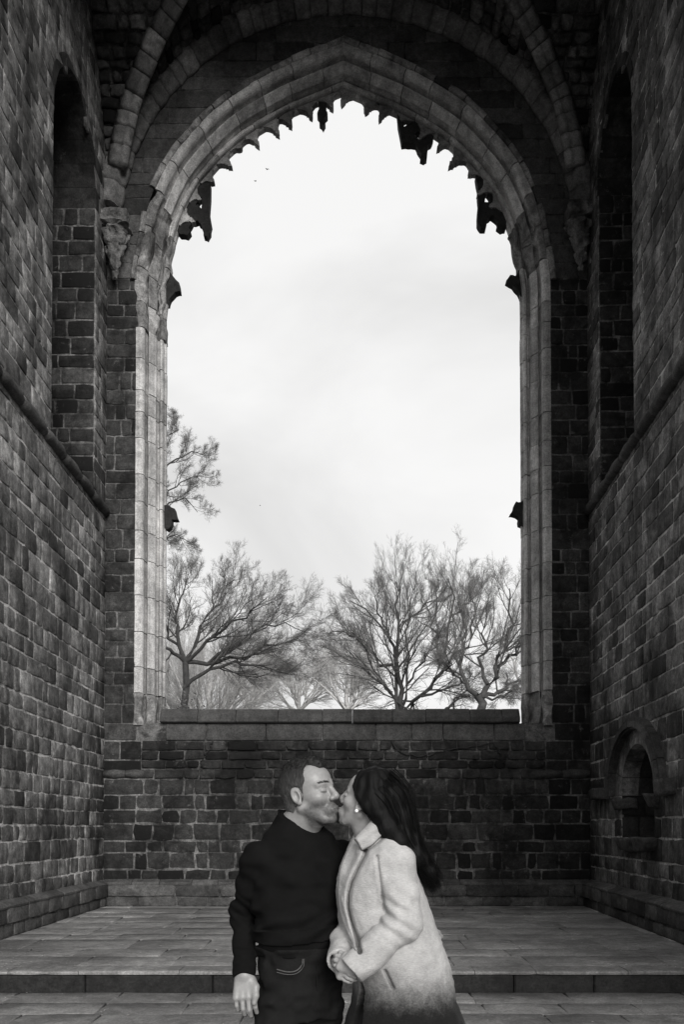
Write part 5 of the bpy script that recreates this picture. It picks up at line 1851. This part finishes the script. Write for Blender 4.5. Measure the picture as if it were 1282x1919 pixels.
    lfj = Loft([(.84, -.178, 3.285, .148, .108)] + rows[1:4], fwd, infl=.010)

    def seam(pts, r, nm, mat=M_seam):
        P_ = np.array([lfj.surf(l, z) for l, z in pts])
        P_ = resample(P_, 16)
        V, F = tubes(P_[None], np.full((1, 16), r), 6); mk(nm, V, F, mat, jn)
    # his right is negative l (lat = left of forward)
    seam([(-.30, 1.068), (-.33, 1.045), (-.45, 1.027), (-.62, 1.024), (-.80, 1.032)], .0024, 'pocket_stitching')
    seam([(-.27, 1.068), (-.30, 1.038), (-.44, 1.018), (-.62, 1.015), (-.80, 1.022)], .0016, 'pocket_stitching')
    seam([(.0, 1.09), (.02, 1.0), (.02, .93), (-.03, .885)], .0022, 'fly_seam', M_jean)
    # shoes
    for an in ((-.262, 3.27), (-.085, 3.40)):
        s_ = Vox((an[0] - .16, an[1] - .26, -.01), (an[0] + .2, an[1] + .16, .16), .006)
        f_ = np.array([.35, -.94, 0]); a0 = np.array([an[0], an[1], 0])
        s_.cap(a0 + np.array([0, 0, .05]) - f_ * .04, a0 + f_ * .17 + np.array([0, 0, .035]), .045, .038, .02)
        s_.cap(a0 + np.array([0, 0, .05]), a0 + np.array([0, 0, .12]), .045, .048, .02)
        sl, P = s_.sl(s_.lo, s_.lo + s_.n * .006); s_.F[sl] = np.maximum(s_.F[sl], .003 - P[..., 2])
        V, F = s_.mesh(); mk('shoe', V, F, M_shoe, body)
    # hair: a close cap with a receding hairline plus short strands
    hv = Vox(H.o - .15, H.o + .16, .003)
    sl, P = hv.sl(hv.lo, hv.lo + hv.n * .003)
    q = H.loc(P); x, y, z = q[..., 0], q[..., 1], q[..., 2]; ay = np.abs(y)

    def lim(y, z):
        ay = np.abs(y)
        side = np.interp(z, [-.09, -.06, -.035, -.03, 0, .03, .055, .075, .095, .12], [-.06, -.045, -.035, .0, .010, .016, .030, .024, .022, .03])
        mid = np.interp(z, [.06, .085, .10, .13], [.0, .066, .078, .075])
        w = np.clip((ay - .022) / .018, 0, 1)
        return np.where(z > .06, mid * (1 - w) + side * w, side)
    thick = np.interp(z, [-.08, -.02, .04, .09, .13], [.001, .003, .006, .010, .014]).astype(np.float32)
    thick += np.where((x > .03) & (z > .08), .007, 0).astype(np.float32)
    d = ellip(q, (-.018, 0, .045), (.098, .077, .090)); d = smin(d, ellip(q, (.03, 0, .05), (.058, .063, .058)), .02)
    d = smin(d, ellip(q, (-.03, 0, -.03), (.075, .062, .06)), .02)
    d = d - thick + wrinkles(P, .0016, (120, 120, 60), 1.0)
    reg = (x - lim(y, z).astype(np.float32)) + wrinkles(P, .002, (150, 150, 150), 4.0)
    low = np.interp(x, [-.1, -.035, -.015, .02], [-.075, -.065, -.028, -.028]).astype(np.float32) - z
    d = np.maximum(np.maximum(d, reg * .8), low * .8)
    e = np.stack([q[..., 0] + .010, ay - .080, q[..., 2]], -1)
    d = -smin(-d, ellip(e, (0, 0, .0), (.024, .020, .036)), .003)
    hv.F[sl] = d
    V, F = hv.mesh()
    ql = H.loc(V)
    hr = mk('hair', V, F, M_hairm, body, tone=np.interp(ql[:, 2], [-.06, .0, .06, .09], [3.2, 2.4, 1.3, .8]))
    pick = rng.choice(len(V), 5200)
    base = ql[pick]; nrm = unit(base - np.array([-.01, 0, .03]))
    comb = np.stack([np.where(base[:, 2] > .09, .5, -.55), np.zeros(len(base)), np.where(base[:, 2] > .09, .2, -.35)], -1)
    dirn = unit(nrm * .35 + comb + rng.normal(size=base.shape) * .18)
    ln = np.where(base[:, 2] > .10, .014, .006)[:, None] * rng.uniform(.5, 1.2, (len(base), 1))
    b0 = base - nrm * .002
    Pp = np.stack([b0, b0 + dirn * ln * .5 + nrm * ln * .05, b0 + dirn * ln], 1)
    V, F = strands(np.stack([H.w(Pp[:, i]) for i in range(3)], 1), np.full(len(base), .0008))
    mk('hair_strands', V, F, M_hairm, hr, tone=np.interp(H.loc(V)[:, 2], [-.06, .0, .06, .09], [2.6, 2.0, 1.2, .8]))['kind'] = 'stuff'
    # brows, rooted on the skin
    def skin_x(y_, z_):
        xs_ = np.linspace(.13, .04, 80); G = np.stack([np.broadcast_to(xs_, (len(y_), 80)), np.broadcast_to(y_[:, None], (len(y_), 80)), np.broadcast_to(z_[:, None], (len(y_), 80))], -1).astype(np.float32)
        return xs_[(head_sdf(G, True) < 0).argmax(1)]
    n = 220
    sd = rng.choice([-1, 1], n); ay = rng.uniform(.012, .052, n)
    zz = .037 + .10 * np.clip(ay - .012, 0, .02) - .25 * np.clip(ay - .036, 0, 1) + rng.uniform(-.0035, .0035, n)
    xx = skin_x(ay * sd, zz)
    b0 = np.stack([xx, ay * sd, zz], -1); dr = np.stack([-.25 - (ay - .02) * 12, sd * .9, rng.uniform(-.1, .4, n)], -1)
    Pp = np.stack([b0, b0 + dr * .004 + np.array([.0012, 0, 0]), b0 + dr * .008], 1)
    V, F = strands(np.stack([H.w(Pp[:, i]) for i in range(3)], 1), np.full(n, .00045))
    mk('eyebrows', V, F, M_hairm, hr, tone=1.0)['kind'] = 'stuff'
    return body


# ---------------------------------------------------------------- the woman
def build_woman():
    rng = np.random.RandomState(6)
    ROOT = np.array([.19, 3.2, 0.0])
    fwd = (-.906, -.4226); Lt = np.array([.4226, -.906, 0])
    H = HeadFrame((.061, 3.176, 1.610), (-.906, .4226), R(18), R(-3), .88)
    rows = [(.50, .20, 3.21, .255, .235), (.66, .195, 3.21, .245, .225), (.82, .195, 3.205, .228, .205), (.92, .188, 3.2, .206, .172), (1.0, .182, 3.2, .195, .165), (1.12, .150, 3.195, .185, .172), (1.22, .122, 3.19, .175, .160), (1.30, .108, 3.19, .168, .148),
            (1.37, .102, 3.19, .162, .125), (1.42, .102, 3.19, .164, .104), (1.465, .102, 3.19, .146, .086), (1.505, .100, 3.19, .108, .070), (1.53, .098, 3.192, .072, .058)]
    body_rows = [(.80, .19, 3.2, .15, .12), (.95, .18, 3.2, .155, .12), (1.1, .14, 3.19, .13, .10), (1.22, .12, 3.19, .135, .11), (1.32, .108, 3.19, .145, .11), (1.40, .1, 3.19, .14, .085), (1.45, .098, 3.19, .09, .065), (1.49, .095, 3.19, .052, .05)]
    sh_l = np.array([.100, 3.19, 1.405]) + .135 * Lt; sh_r = np.array([.100, 3.19, 1.405]) - .135 * Lt
    el_l, wr_l = np.array([.180, 3.02, 1.205]), np.array([.012, 2.985, 1.058])
    el_r, wr_r = np.array([.01, 3.33, 1.18]), np.array([-.036, 3.045, 1.075])
    neck0, neck1 = H.w((-.035, 0, -.06)), np.array([.096, 3.19, 1.455])
    vx = Vox((-.14, 2.90, .78), (.36, 3.50, 1.76), .003)
    lf = Loft(body_rows, fwd)
    vx.put(lf.sdf, (-.05, 3.0, .78), (.34, 3.4, 1.49), .01)
    vx.cap(neck1, neck0, .050, .045, .025)
    vx.cap(neck1 + np.array([-.01, 0, -.02]), H.w((.005, 0, -.08)), .042, .038, .025)
    sl, P = vx.sl(H.o - .16, H.o + .16)
    vx.F[sl] = smin(vx.F[sl], head_sdf(H.loc(P), False) * H.k, .012)
    for s_, e_, w_ in ((sh_l, el_l, wr_l), (sh_r, el_r, wr_r)): vx.chain([s_ + np.array([-.01, .02, -.02]), e_, w_], [.034, .030, .022], .02)
    hand(vx, wr_l + np.array([.006, .004, .004]), (-.022, 3.0, 1.082), (0, .35, 1), (-.35, -1, .2), (.35, .75, .6), r=.0072, lens=(.030, .032, .030, .026), spread=.0155, thumb=((.025, .026, -.01), (.045, .03, -.014)))
    hand(vx, wr_r + np.array([0, .01, 0]), (-.022, 3.0, 1.050), (.3, .1, 1), (-1, -.3, .1), (.5, .8, .6), r=.0072, lens=(.030, .032, .030, .026), spread=.0155, thumb=((.025, .026, -.012), (.045, .03, -.016)))
    V, F = vx.mesh()
    q = H.loc(V); x, y, z = q.T; ay = np.abs(y)
    inh = (np.abs(q) < .15).all(1)
    tone = np.full(len(V), .29)
    lip = np.clip(1 - ((z + .067) / .012) ** 2 - (ay / .022) ** 2, 0, 1) * (x > .09)
    brow = np.clip(1 - np.abs(z - (.036 - .1 * np.clip(ay - .03, 0, 1))) / .0055, 0, 1) * (ay > .010) * (ay < .054) * (x > .05)
    lash = np.clip(1 - np.abs(z - (.002 + 3.0 * (ay - .032) ** 2)) / .004, 0, 1) * (ay > .017) * (ay < .052) * (x > .055)
    tone = np.where(inh, tone * (1 - .45 * lip) * (1 - .7 * brow) * (1 - .8 * lash), tone)
    body = mk('person', V, F, M_skin, tone=tone, origin=ROOT)
    tag(body, 'person with long black hair and a pale ombre wool coat, the right of the two', 'person', 'the kissing couple')
    # coat: shell over the body, sleeves, collar, lapels
    h = .004
    cv = Vox((-.14, 2.88, .46), (.50, 3.52, 1.58), h)
    lf2 = Loft(rows, fwd, power=2.15)
    cv.put(lf2.sdf, (-.1, 2.94, .46), (.48, 3.46, 1.54), .008)
    i, P = cv.near()
    zz = P[:, 2]
    # the open front: a dark slit between the two fronts, widening downwards
    lx = (P[:, 0] - .12) * Lt[0] + (P[:, 1] - 3.19) * Lt[1]
    slit = np.interp(zz, [.46, .9, 1.0, 1.06, 1.1], [.05, .03, .012, .004, -.01])
    front = ((P[:, 0] - .12) * fwd[0] + (P[:, 1] - 3.19) * fwd[1]) > .02
    cv.F[i] = np.where(front & (zz < 1.1), np.maximum(cv.F[i], slit - np.abs(lx - .03)), cv.F[i])
    for s_, e_, w_ in ((sh_l, el_l, wr_l), (sh_r, el_r, wr_r)):
        near_ = s_ is sh_l
        a = (w_ - e_) / np.linalg.norm(w_ - e_)
        arm = Vox(np.min([s_, e_, w_], 0) - .10, np.max([s_, e_, w_], 0) + .10, h)
        off = np.round((arm.lo - cv.lo) / h); arm.lo = cv.lo + off * h
        arm.chain([s_ + np.array([-.006, .02, -.016]), s_ * .5 + e_ * .5, e_, e_ * .5 + w_ * .5, w_], [.058, .064, .060, .057, .050] if near_ else [.056, .056, .05, .048, .042], .02)
        i, P = arm.near()
        d_ = np.linalg.norm(P - (e_ + np.array([-.03, -.01, .02])).astype(np.float32), axis=-1)
        arm.F[i] += (np.where(d_ < .11, np.sin((P[:, 2] * .9 + P[:, 0] * .55) * 140 + 1.4 * vnoise(P * 12)) * .008 * np.clip(1 - d_ / .11, 0, 1), 0) + wrinkles(P, .005, (16, 16, 22), 7.7)).astype(np.float32)
        sl_, P = arm.sl(arm.lo, arm.lo + arm.n * h)
        arm.F = np.maximum(arm.F, (P - (w_ + a * .004).astype(np.float32)) @ a.astype(np.float32))
        c0 = w_ - a * .035; c1 = w_ + a * .05
        arm.F = np.maximum(arm.F, -(capsule(P, c0, c1, .036, .040) if near_ else capsule(P, c0, c1, .030, .034)))
        o_ = off.astype(int); lo_ = np.maximum(o_, 0); hi_ = np.minimum(o_ + arm.n, cv.n)
        dd = tuple(slice(lo_[k], hi_[k]) for k in range(3)); q_ = tuple(slice(lo_[k] - o_[k], hi_[k] - o_[k]) for k in range(3))
        sl_, P = cv.sl(cv.lo + lo_ * h, cv.lo + (hi_ - 1) * h)
        P = P[:hi_[0] - lo_[0], :hi_[1] - lo_[1], :hi_[2] - lo_[2]]
        kk = np.interp(P[..., 2], [1.28, 1.40], [.004, .055]).astype(np.float32)      # blends at the shoulder, lies free below
        A_, B_ = cv.F[dd], arm.F[q_]
        hh = np.clip(.5 + .5 * (B_ - A_) / kk, 0, 1)
        cv.F[dd] = B_ + (A_ - B_) * hh - kk * hh * (1 - hh)
    i, P = cv.near()
    cv.F[i] += wrinkles(P, .006, (10, 10, 9), 1.3) + wrinkles(P, .002, (45, 45, 45), 6.1)
    # deep crease under the edge of the collar and lapel, and round the armhole
    for pl_, w_, dp_ in (([(.138, 1.512), (.106, 1.485), (.078, 1.460), (.050, 1.445)], .007, .016), ([(.056, 1.444), (.050, 1.426), (.024, 1.374), (.006, 1.335), (-.004, 1.295), (-.005, 1.250), (.008, 1.195), (.024, 1.150), (.034, 1.118)], .007, .02), ([(.118, 1.046), (.146, .988)], .005, .016), ([(.092, 1.425), (.098, 1.37), (.106, 1.31), (.116, 1.25)], .005, .008)):
        po = np.array(pl_); dmin = np.full(len(P), 9.0)
        for a_, b_ in zip(po[:-1], po[1:]):
            e = b_ - a_; t = np.clip(((P[:, 0] - a_[0]) * e[0] + (P[:, 2] - a_[1]) * e[1]) / (e @ e), 0, 1)
            dmin = np.minimum(dmin, np.hypot(P[:, 0] - a_[0] - t * e[0], P[:, 2] - a_[1] - t * e[1]))
        cv.F[i] += (np.exp(-(dmin / w_) ** 2) * dp_ * (P[:, 1] < 3.15)).astype(np.float32)
    # collar stand round the neck
    col = [(.142, 3.235, 1.515), (.144, 3.165, 1.520), (.120, 3.118, 1.508), (.082, 3.100, 1.482), (.052, 3.098, 1.455)]
    cv.chain([np.array(c) for c in col], [.012, .013, .013, .012, .008], .016)
    cv.chain([np.array(c) for c in [(.142, 3.235, 1.515), (.10, 3.285, 1.50), (.03, 3.27, 1.455), (-.005, 3.235, 1.41)]], [.016, .018, .016, .012], .01)
    # open neck
    vdir = np.array([-.07, 3.10, 1.33])
    cv.cut(lambda Q: capsule(Q, neck1 + np.array([0, 0, .0]), neck0, .056, .060), neck1 - .1, neck0 + .1, .004)
    cv.cut(lambda Q: capsule(Q, neck1 + np.array([-.03, -.015, .0]), vdir, .040, .004), np.minimum(neck1, vdir) - .06, np.maximum(neck1, vdir) + .06, .004)
    # slanting pocket welt
    cv.F[:, :, :5] = np.maximum(cv.F[:, :, :5], .01)
    V, F = cv.mesh()
    coat = mk('coat', V, F, M_coat, body)

    def first_y(X, Z):
        """depth of the coat's camera-side surface at a point of its front"""
        i = np.clip(np.round((X - cv.lo[0]) / h).astype(int), 0, cv.n[0] - 1); k = np.clip(np.round((Z - cv.lo[2]) / h).astype(int), 0, cv.n[2] - 1)
        c = cv.F[i, :, k] < 0
        j = np.where(c.any(-1), c.argmax(-1), -1)
        fa = cv.F[i, np.maximum(j - 1, 0), k]; fb = cv.F[i, np.maximum(j, 0), k]
        y = cv.lo[1] + h * (j - 1 + fa / np.maximum(fa - fb, 1e-6))
        return np.where(j > 0, y, np.nan)

    def flap(name, inner, outer, thick, lift, n_=48, m_=10):
        """a flap of coat cloth lying on the coat between two edges given in x-z"""
        def rs(pl):
            q_ = resample(np.array([(x_, 0.0, z_) for x_, z_ in pl]), n_); return q_[:, [0, 2]]
        A_, B_ = rs(inner), rs(outer)
        t = np.linspace(0, 1, m_)
        G = A_[:, None] * (1 - t)[None, :, None] + B_[:, None] * t[None, :, None]
        Y = first_y(G[..., 0], G[..., 1])
        ok = ~np.isnan(Y); Y = np.where(ok, Y, np.nanmean(Y)); W = ok.astype(float)
        Yp = np.where(ok, Y, 0)
        for _ in range(25):
            pad = lambda q_: np.pad(q_, 1, mode='edge')
            N1, N2 = pad(Yp * W), pad(W)
            S_ = N1[2:, 1:-1] + N1[:-2, 1:-1] + N1[1:-1, 2:] + N1[1:-1, :-2] + N1[1:-1, 1:-1]
            C_ = N2[2:, 1:-1] + N2[:-2, 1:-1] + N2[1:-1, 2:] + N2[1:-1, :-2] + N2[1:-1, 1:-1]
            Yp = np.where(C_ > 0, S_ / np.maximum(C_, 1e-9), Yp); W = np.maximum(W, (C_ > 0) * .9)
        edge = np.minimum(1, np.minimum(t, 1 - t) / .18 + .35)[None]
        ends = np.minimum(1, np.minimum(np.arange(n_), np.arange(n_)[::-1]) / 3 + .4)[:, None]
        top = np.minimum(Yp, Y) - lift * t[None] - thick * np.sqrt(edge * ends)
        V = np.vstack([np.stack([G[..., 0], top, G[..., 1]], -1).reshape(-1, 3), np.stack([G[..., 0], np.maximum(top + .010, Yp + .002), G[..., 1]], -1).reshape(-1, 3)])
        F = []; o_ = n_ * m_
        for i_ in range(n_ - 1):
            for k_ in range(m_ - 1):
                q_ = (i_ * m_ + k_, i_ * m_ + k_ + 1, (i_ + 1) * m_ + k_ + 1, (i_ + 1) * m_ + k_); F.append(q_); F.append(tuple(v_ + o_ for v_ in q_[::-1]))
        rim = [i_ * m_ for i_ in range(n_)] + [(n_ - 1) * m_ + k_ for k_ in range(1, m_)] + [i_ * m_ + m_ - 1 for i_ in range(n_ - 2, -1, -1)] + [k_ for k_ in range(m_ - 2, 0, -1)]
        for p_, r_ in zip(rim, rim[1:] + rim[:1]): F.append((p_, r_, r_ + o_, p_ + o_))
        mk(name, V, F, M_coat, coat)

    # turned-down collar: from a fold round the neck to an edge lying on the shoulder
    ci = resample(np.array([(.140, 3.165, 1.564), (.110, 3.116, 1.562), (.078, 3.100, 1.548), (.046, 3.095, 1.517), (.018, 3.092, 1.486)]), 40)
    co = resample(np.array([(.156, 0, 1.526), (.130, 0, 1.514), (.102, 0, 1.491), (.074, 0, 1.466), (.044, 0, 1.450)]), 40)
    yy = first_y(co[:, 0], co[:, 2]); yy = np.where(np.isnan(yy), 3.09, yy); yy = np.minimum(yy, 3.13)
    for _ in range(12): yy = np.convolve(np.pad(yy, 1, mode='edge'), [.25, .5, .25], 'valid')
    co[:, 1] = yy - .014
    t = np.linspace(0, 1, 10)
    G = ci[:, None] * (1 - t)[None, :, None] + co[:, None] * t[None, :, None]
    bul = np.sin(np.pi * np.minimum(t * 1.25, 1)) * .012
    G[..., 1] -= bul[None]; G[..., 2] += bul[None] * .5
    Bk = G + np.array([-.002, .011, -.008])
    V = np.vstack([G.reshape(-1, 3), Bk.reshape(-1, 3)]); F = []; o_ = 400
    for i_ in range(39):
        for k_ in range(9):
            q_ = (i_ * 10 + k_, i_ * 10 + k_ + 1, (i_ + 1) * 10 + k_ + 1, (i_ + 1) * 10 + k_); F.append(q_); F.append(tuple(v_ + o_ for v_ in q_[::-1]))
    rim = [i_ * 10 for i_ in range(40)] + [390 + k_ for k_ in range(1, 10)] + [i_ * 10 + 9 for i_ in range(38, -1, -1)] + [k_ for k_ in range(8, 0, -1)]
    for p_, r_ in zip(rim, rim[1:] + rim[:1]): F.append((p_, r_, r_ + o_, p_ + o_))
    mk('collar_flap', V, F, M_coat, coat)
    flap('lapel', [(.013, 1.483), (-.012, 1.43), (-.030, 1.385), (-.038, 1.33), (-.038, 1.27), (-.027, 1.215), (-.006, 1.165), (.018, 1.122)], [(.043, 1.449), (.046, 1.428), (.022, 1.375), (.003, 1.335), (-.007, 1.295), (-.008, 1.25), (.005, 1.195), (.023, 1.122)], .009, .012)
    # lining and trousers under the coat
    tr = Vox((.0, 3.0, .03), (.40, 3.42, 1.0), .007)
    for o_ in (-1, 1):
        b_ = np.array([.19, 3.2, 0]) + Lt * .085 * o_
        tr.chain([b_ + np.array([0, 0, .92]), b_ + np.array([-.02, 0, .5]), b_ + np.array([0.01, 0, .09])], [.10, .065, .05], .03)
    sl, P = tr.sl(tr.lo, tr.lo + tr.n * .007); tr.F[sl] = np.maximum(tr.F[sl], .05 - P[..., 2])
    V, F = tr.mesh(); mk('trousers', V, F, M_trou, body)
    for o_ in (-1, 1):
        b_ = np.array([.20, 3.2, 0]) + Lt * .085 * o_; f_ = np.array([-.906, -.4226, 0])
        s_ = Vox(b_ - np.array([.3, .2, .01]), b_ + np.array([.14, .16, .16]), .006)
        s_.cap(b_ + np.array([0, 0, .045]) - f_ * .03, b_ + f_ * .15 + np.array([0, 0, .032]), .038, .034, .02)
        s_.cap(b_ + np.array([0, 0, .05]), b_ + np.array([0, 0, .12]), .042, .045, .02)
        sl, P = s_.sl(s_.lo, s_.lo + s_.n * .006); s_.F[sl] = np.maximum(s_.F[sl], .003 - P[..., 2])
        V, F = s_.mesh(); mk('boot', V, F, M_shoe, body)
    # hair
    hv = Vox((-.06, 3.0, 1.30), (.34, 3.36, 1.77), .0035)
    sl, P = hv.sl(hv.lo, hv.lo + hv.n * .0035)
    q = H.loc(P); x, y, z = q[..., 0], q[..., 1], q[..., 2]; ay = np.abs(y)
    d = ellip(q, (-.020, 0, .040), (.104, .086, .091)); d = smin(d, ellip(q, (.025, 0, .050), (.059, .069, .060)), .02)
    lim_ = np.interp(z, [-.08, -.03, 0, .04, .08, .11], [-.012, -.006, .006, .030, .064, .082]).astype(np.float32)
    d = np.maximum(d * H.k, (x - lim_) * .7)
    hv.F[sl] = d
    fall = [(.090, 3.16, 1.66), (.135, 3.165, 1.615), (.160, 3.155, 1.555), (.185, 3.145, 1.49), (.230, 3.145, 1.425), (.276, 3.15, 1.365), (.290, 3.15, 1.335)]
    fr_ = [.075, .075, .068, .055, .040, .023, .007]
    hv.chain([np.array(p) for p in fall], fr_, .02)
    hv.cap(H.w((.0, .082, .030)), H.w((-.035, .084, .0)), .017, .022, .012)
    hv.chain([np.array(p) for p in [(.075, 3.10, 1.63), (.100, 3.085, 1.57), (.132, 3.082, 1.52), (.17, 3.09, 1.47), (.21, 3.11, 1.42)]], [.030, .032, .032, .028, .02], .015)
    i, P = hv.near()
    hv.F[i] += wrinkles(P, .006, (55, 55, 7), 2.0)
    V, F = hv.mesh()
    hr = mk('hair', V, F, M_hair, body)
    n = 1500
    Pm = resample(np.array(fall), 12)
    rad = np.interp(np.linspace(0, 1, 12), np.linspace(0, 1, len(fr_)), fr_)
    th = rng.uniform(0, 2 * math.pi, n); rr = np.where(rng.rand(n) < .09, rng.uniform(1.0, 1.35, n), rng.uniform(.85, 1.07, n))
    T = unit(np.gradient(Pm, axis=0)); A = unit(np.cross(T, [0, 1, 0])); B_ = np.cross(T, A)
    off = (np.cos(th)[:, None, None] * A[None] + np.sin(th)[:, None, None] * B_[None]) * (rr[:, None] * rad[None])[..., None]
    SP = Pm[None] + off + np.cumsum(rng.normal(size=(n, 12, 3)) * .0016, axis=1)
    SP[:, -4:] += (rng.normal(size=(n, 1, 3)) * np.array([.012, .008, .02])) * np.linspace(.2, 1, 4)[None, :, None]
    V, F = strands(SP, np.full(n, .0011))
    mk('hair_strands', V, F, M_hair, hr)['kind'] = 'stuff'
    # ear stud
    e = H.w((-.006, .089, -.030)); V, F = [], []
    for j, (dz, r_) in enumerate(((-.006, .002), (-.004, .0052), (0, .0066), (.004, .0052), (.006, .002))):
        for k in range(10):
            a = 2 * math.pi * k / 10; V.append((e[0] + r_ * math.cos(a), e[1] + r_ * math.sin(a) * .8, e[2] + dz))
    for j in range(4):
        for k in range(10): F.append((j * 10 + k, j * 10 + (k + 1) % 10, (j + 1) * 10 + (k + 1) % 10, (j + 1) * 10 + k))
    F.append(tuple(range(9, -1, -1))); F.append(tuple(range(40, 50)))
    m, n_, l_, b_ = nodes_of('pearl'); b_.inputs['Base Color'].default_value = g(.85); b_.inputs['Roughness'].default_value = .2
    mk('ear_stud', V, F, m, body)
    # lashes
    n = 60; ay = rng.uniform(.018, .05, n); sd = rng.choice([-1, 1], n)
    b0 = np.stack([.0875 - 9 * (ay - .03) ** 2, ay * sd, .001 + 3 * (ay - .032) ** 2], -1)
    dr = np.stack([np.full(n, .8), sd * (ay - .03) * 20, np.full(n, -.35)], -1)
    Pp = np.stack([b0, b0 + dr * .005, b0 + dr * .009], 1)
    V, F = strands(np.stack([H.w(Pp[:, i]) for i in range(3)], 1), np.full(n, .0006))
    mk('eyelashes', V, F, M_hair, hr)['kind'] = 'stuff'
    return body


build_man()
build_woman()
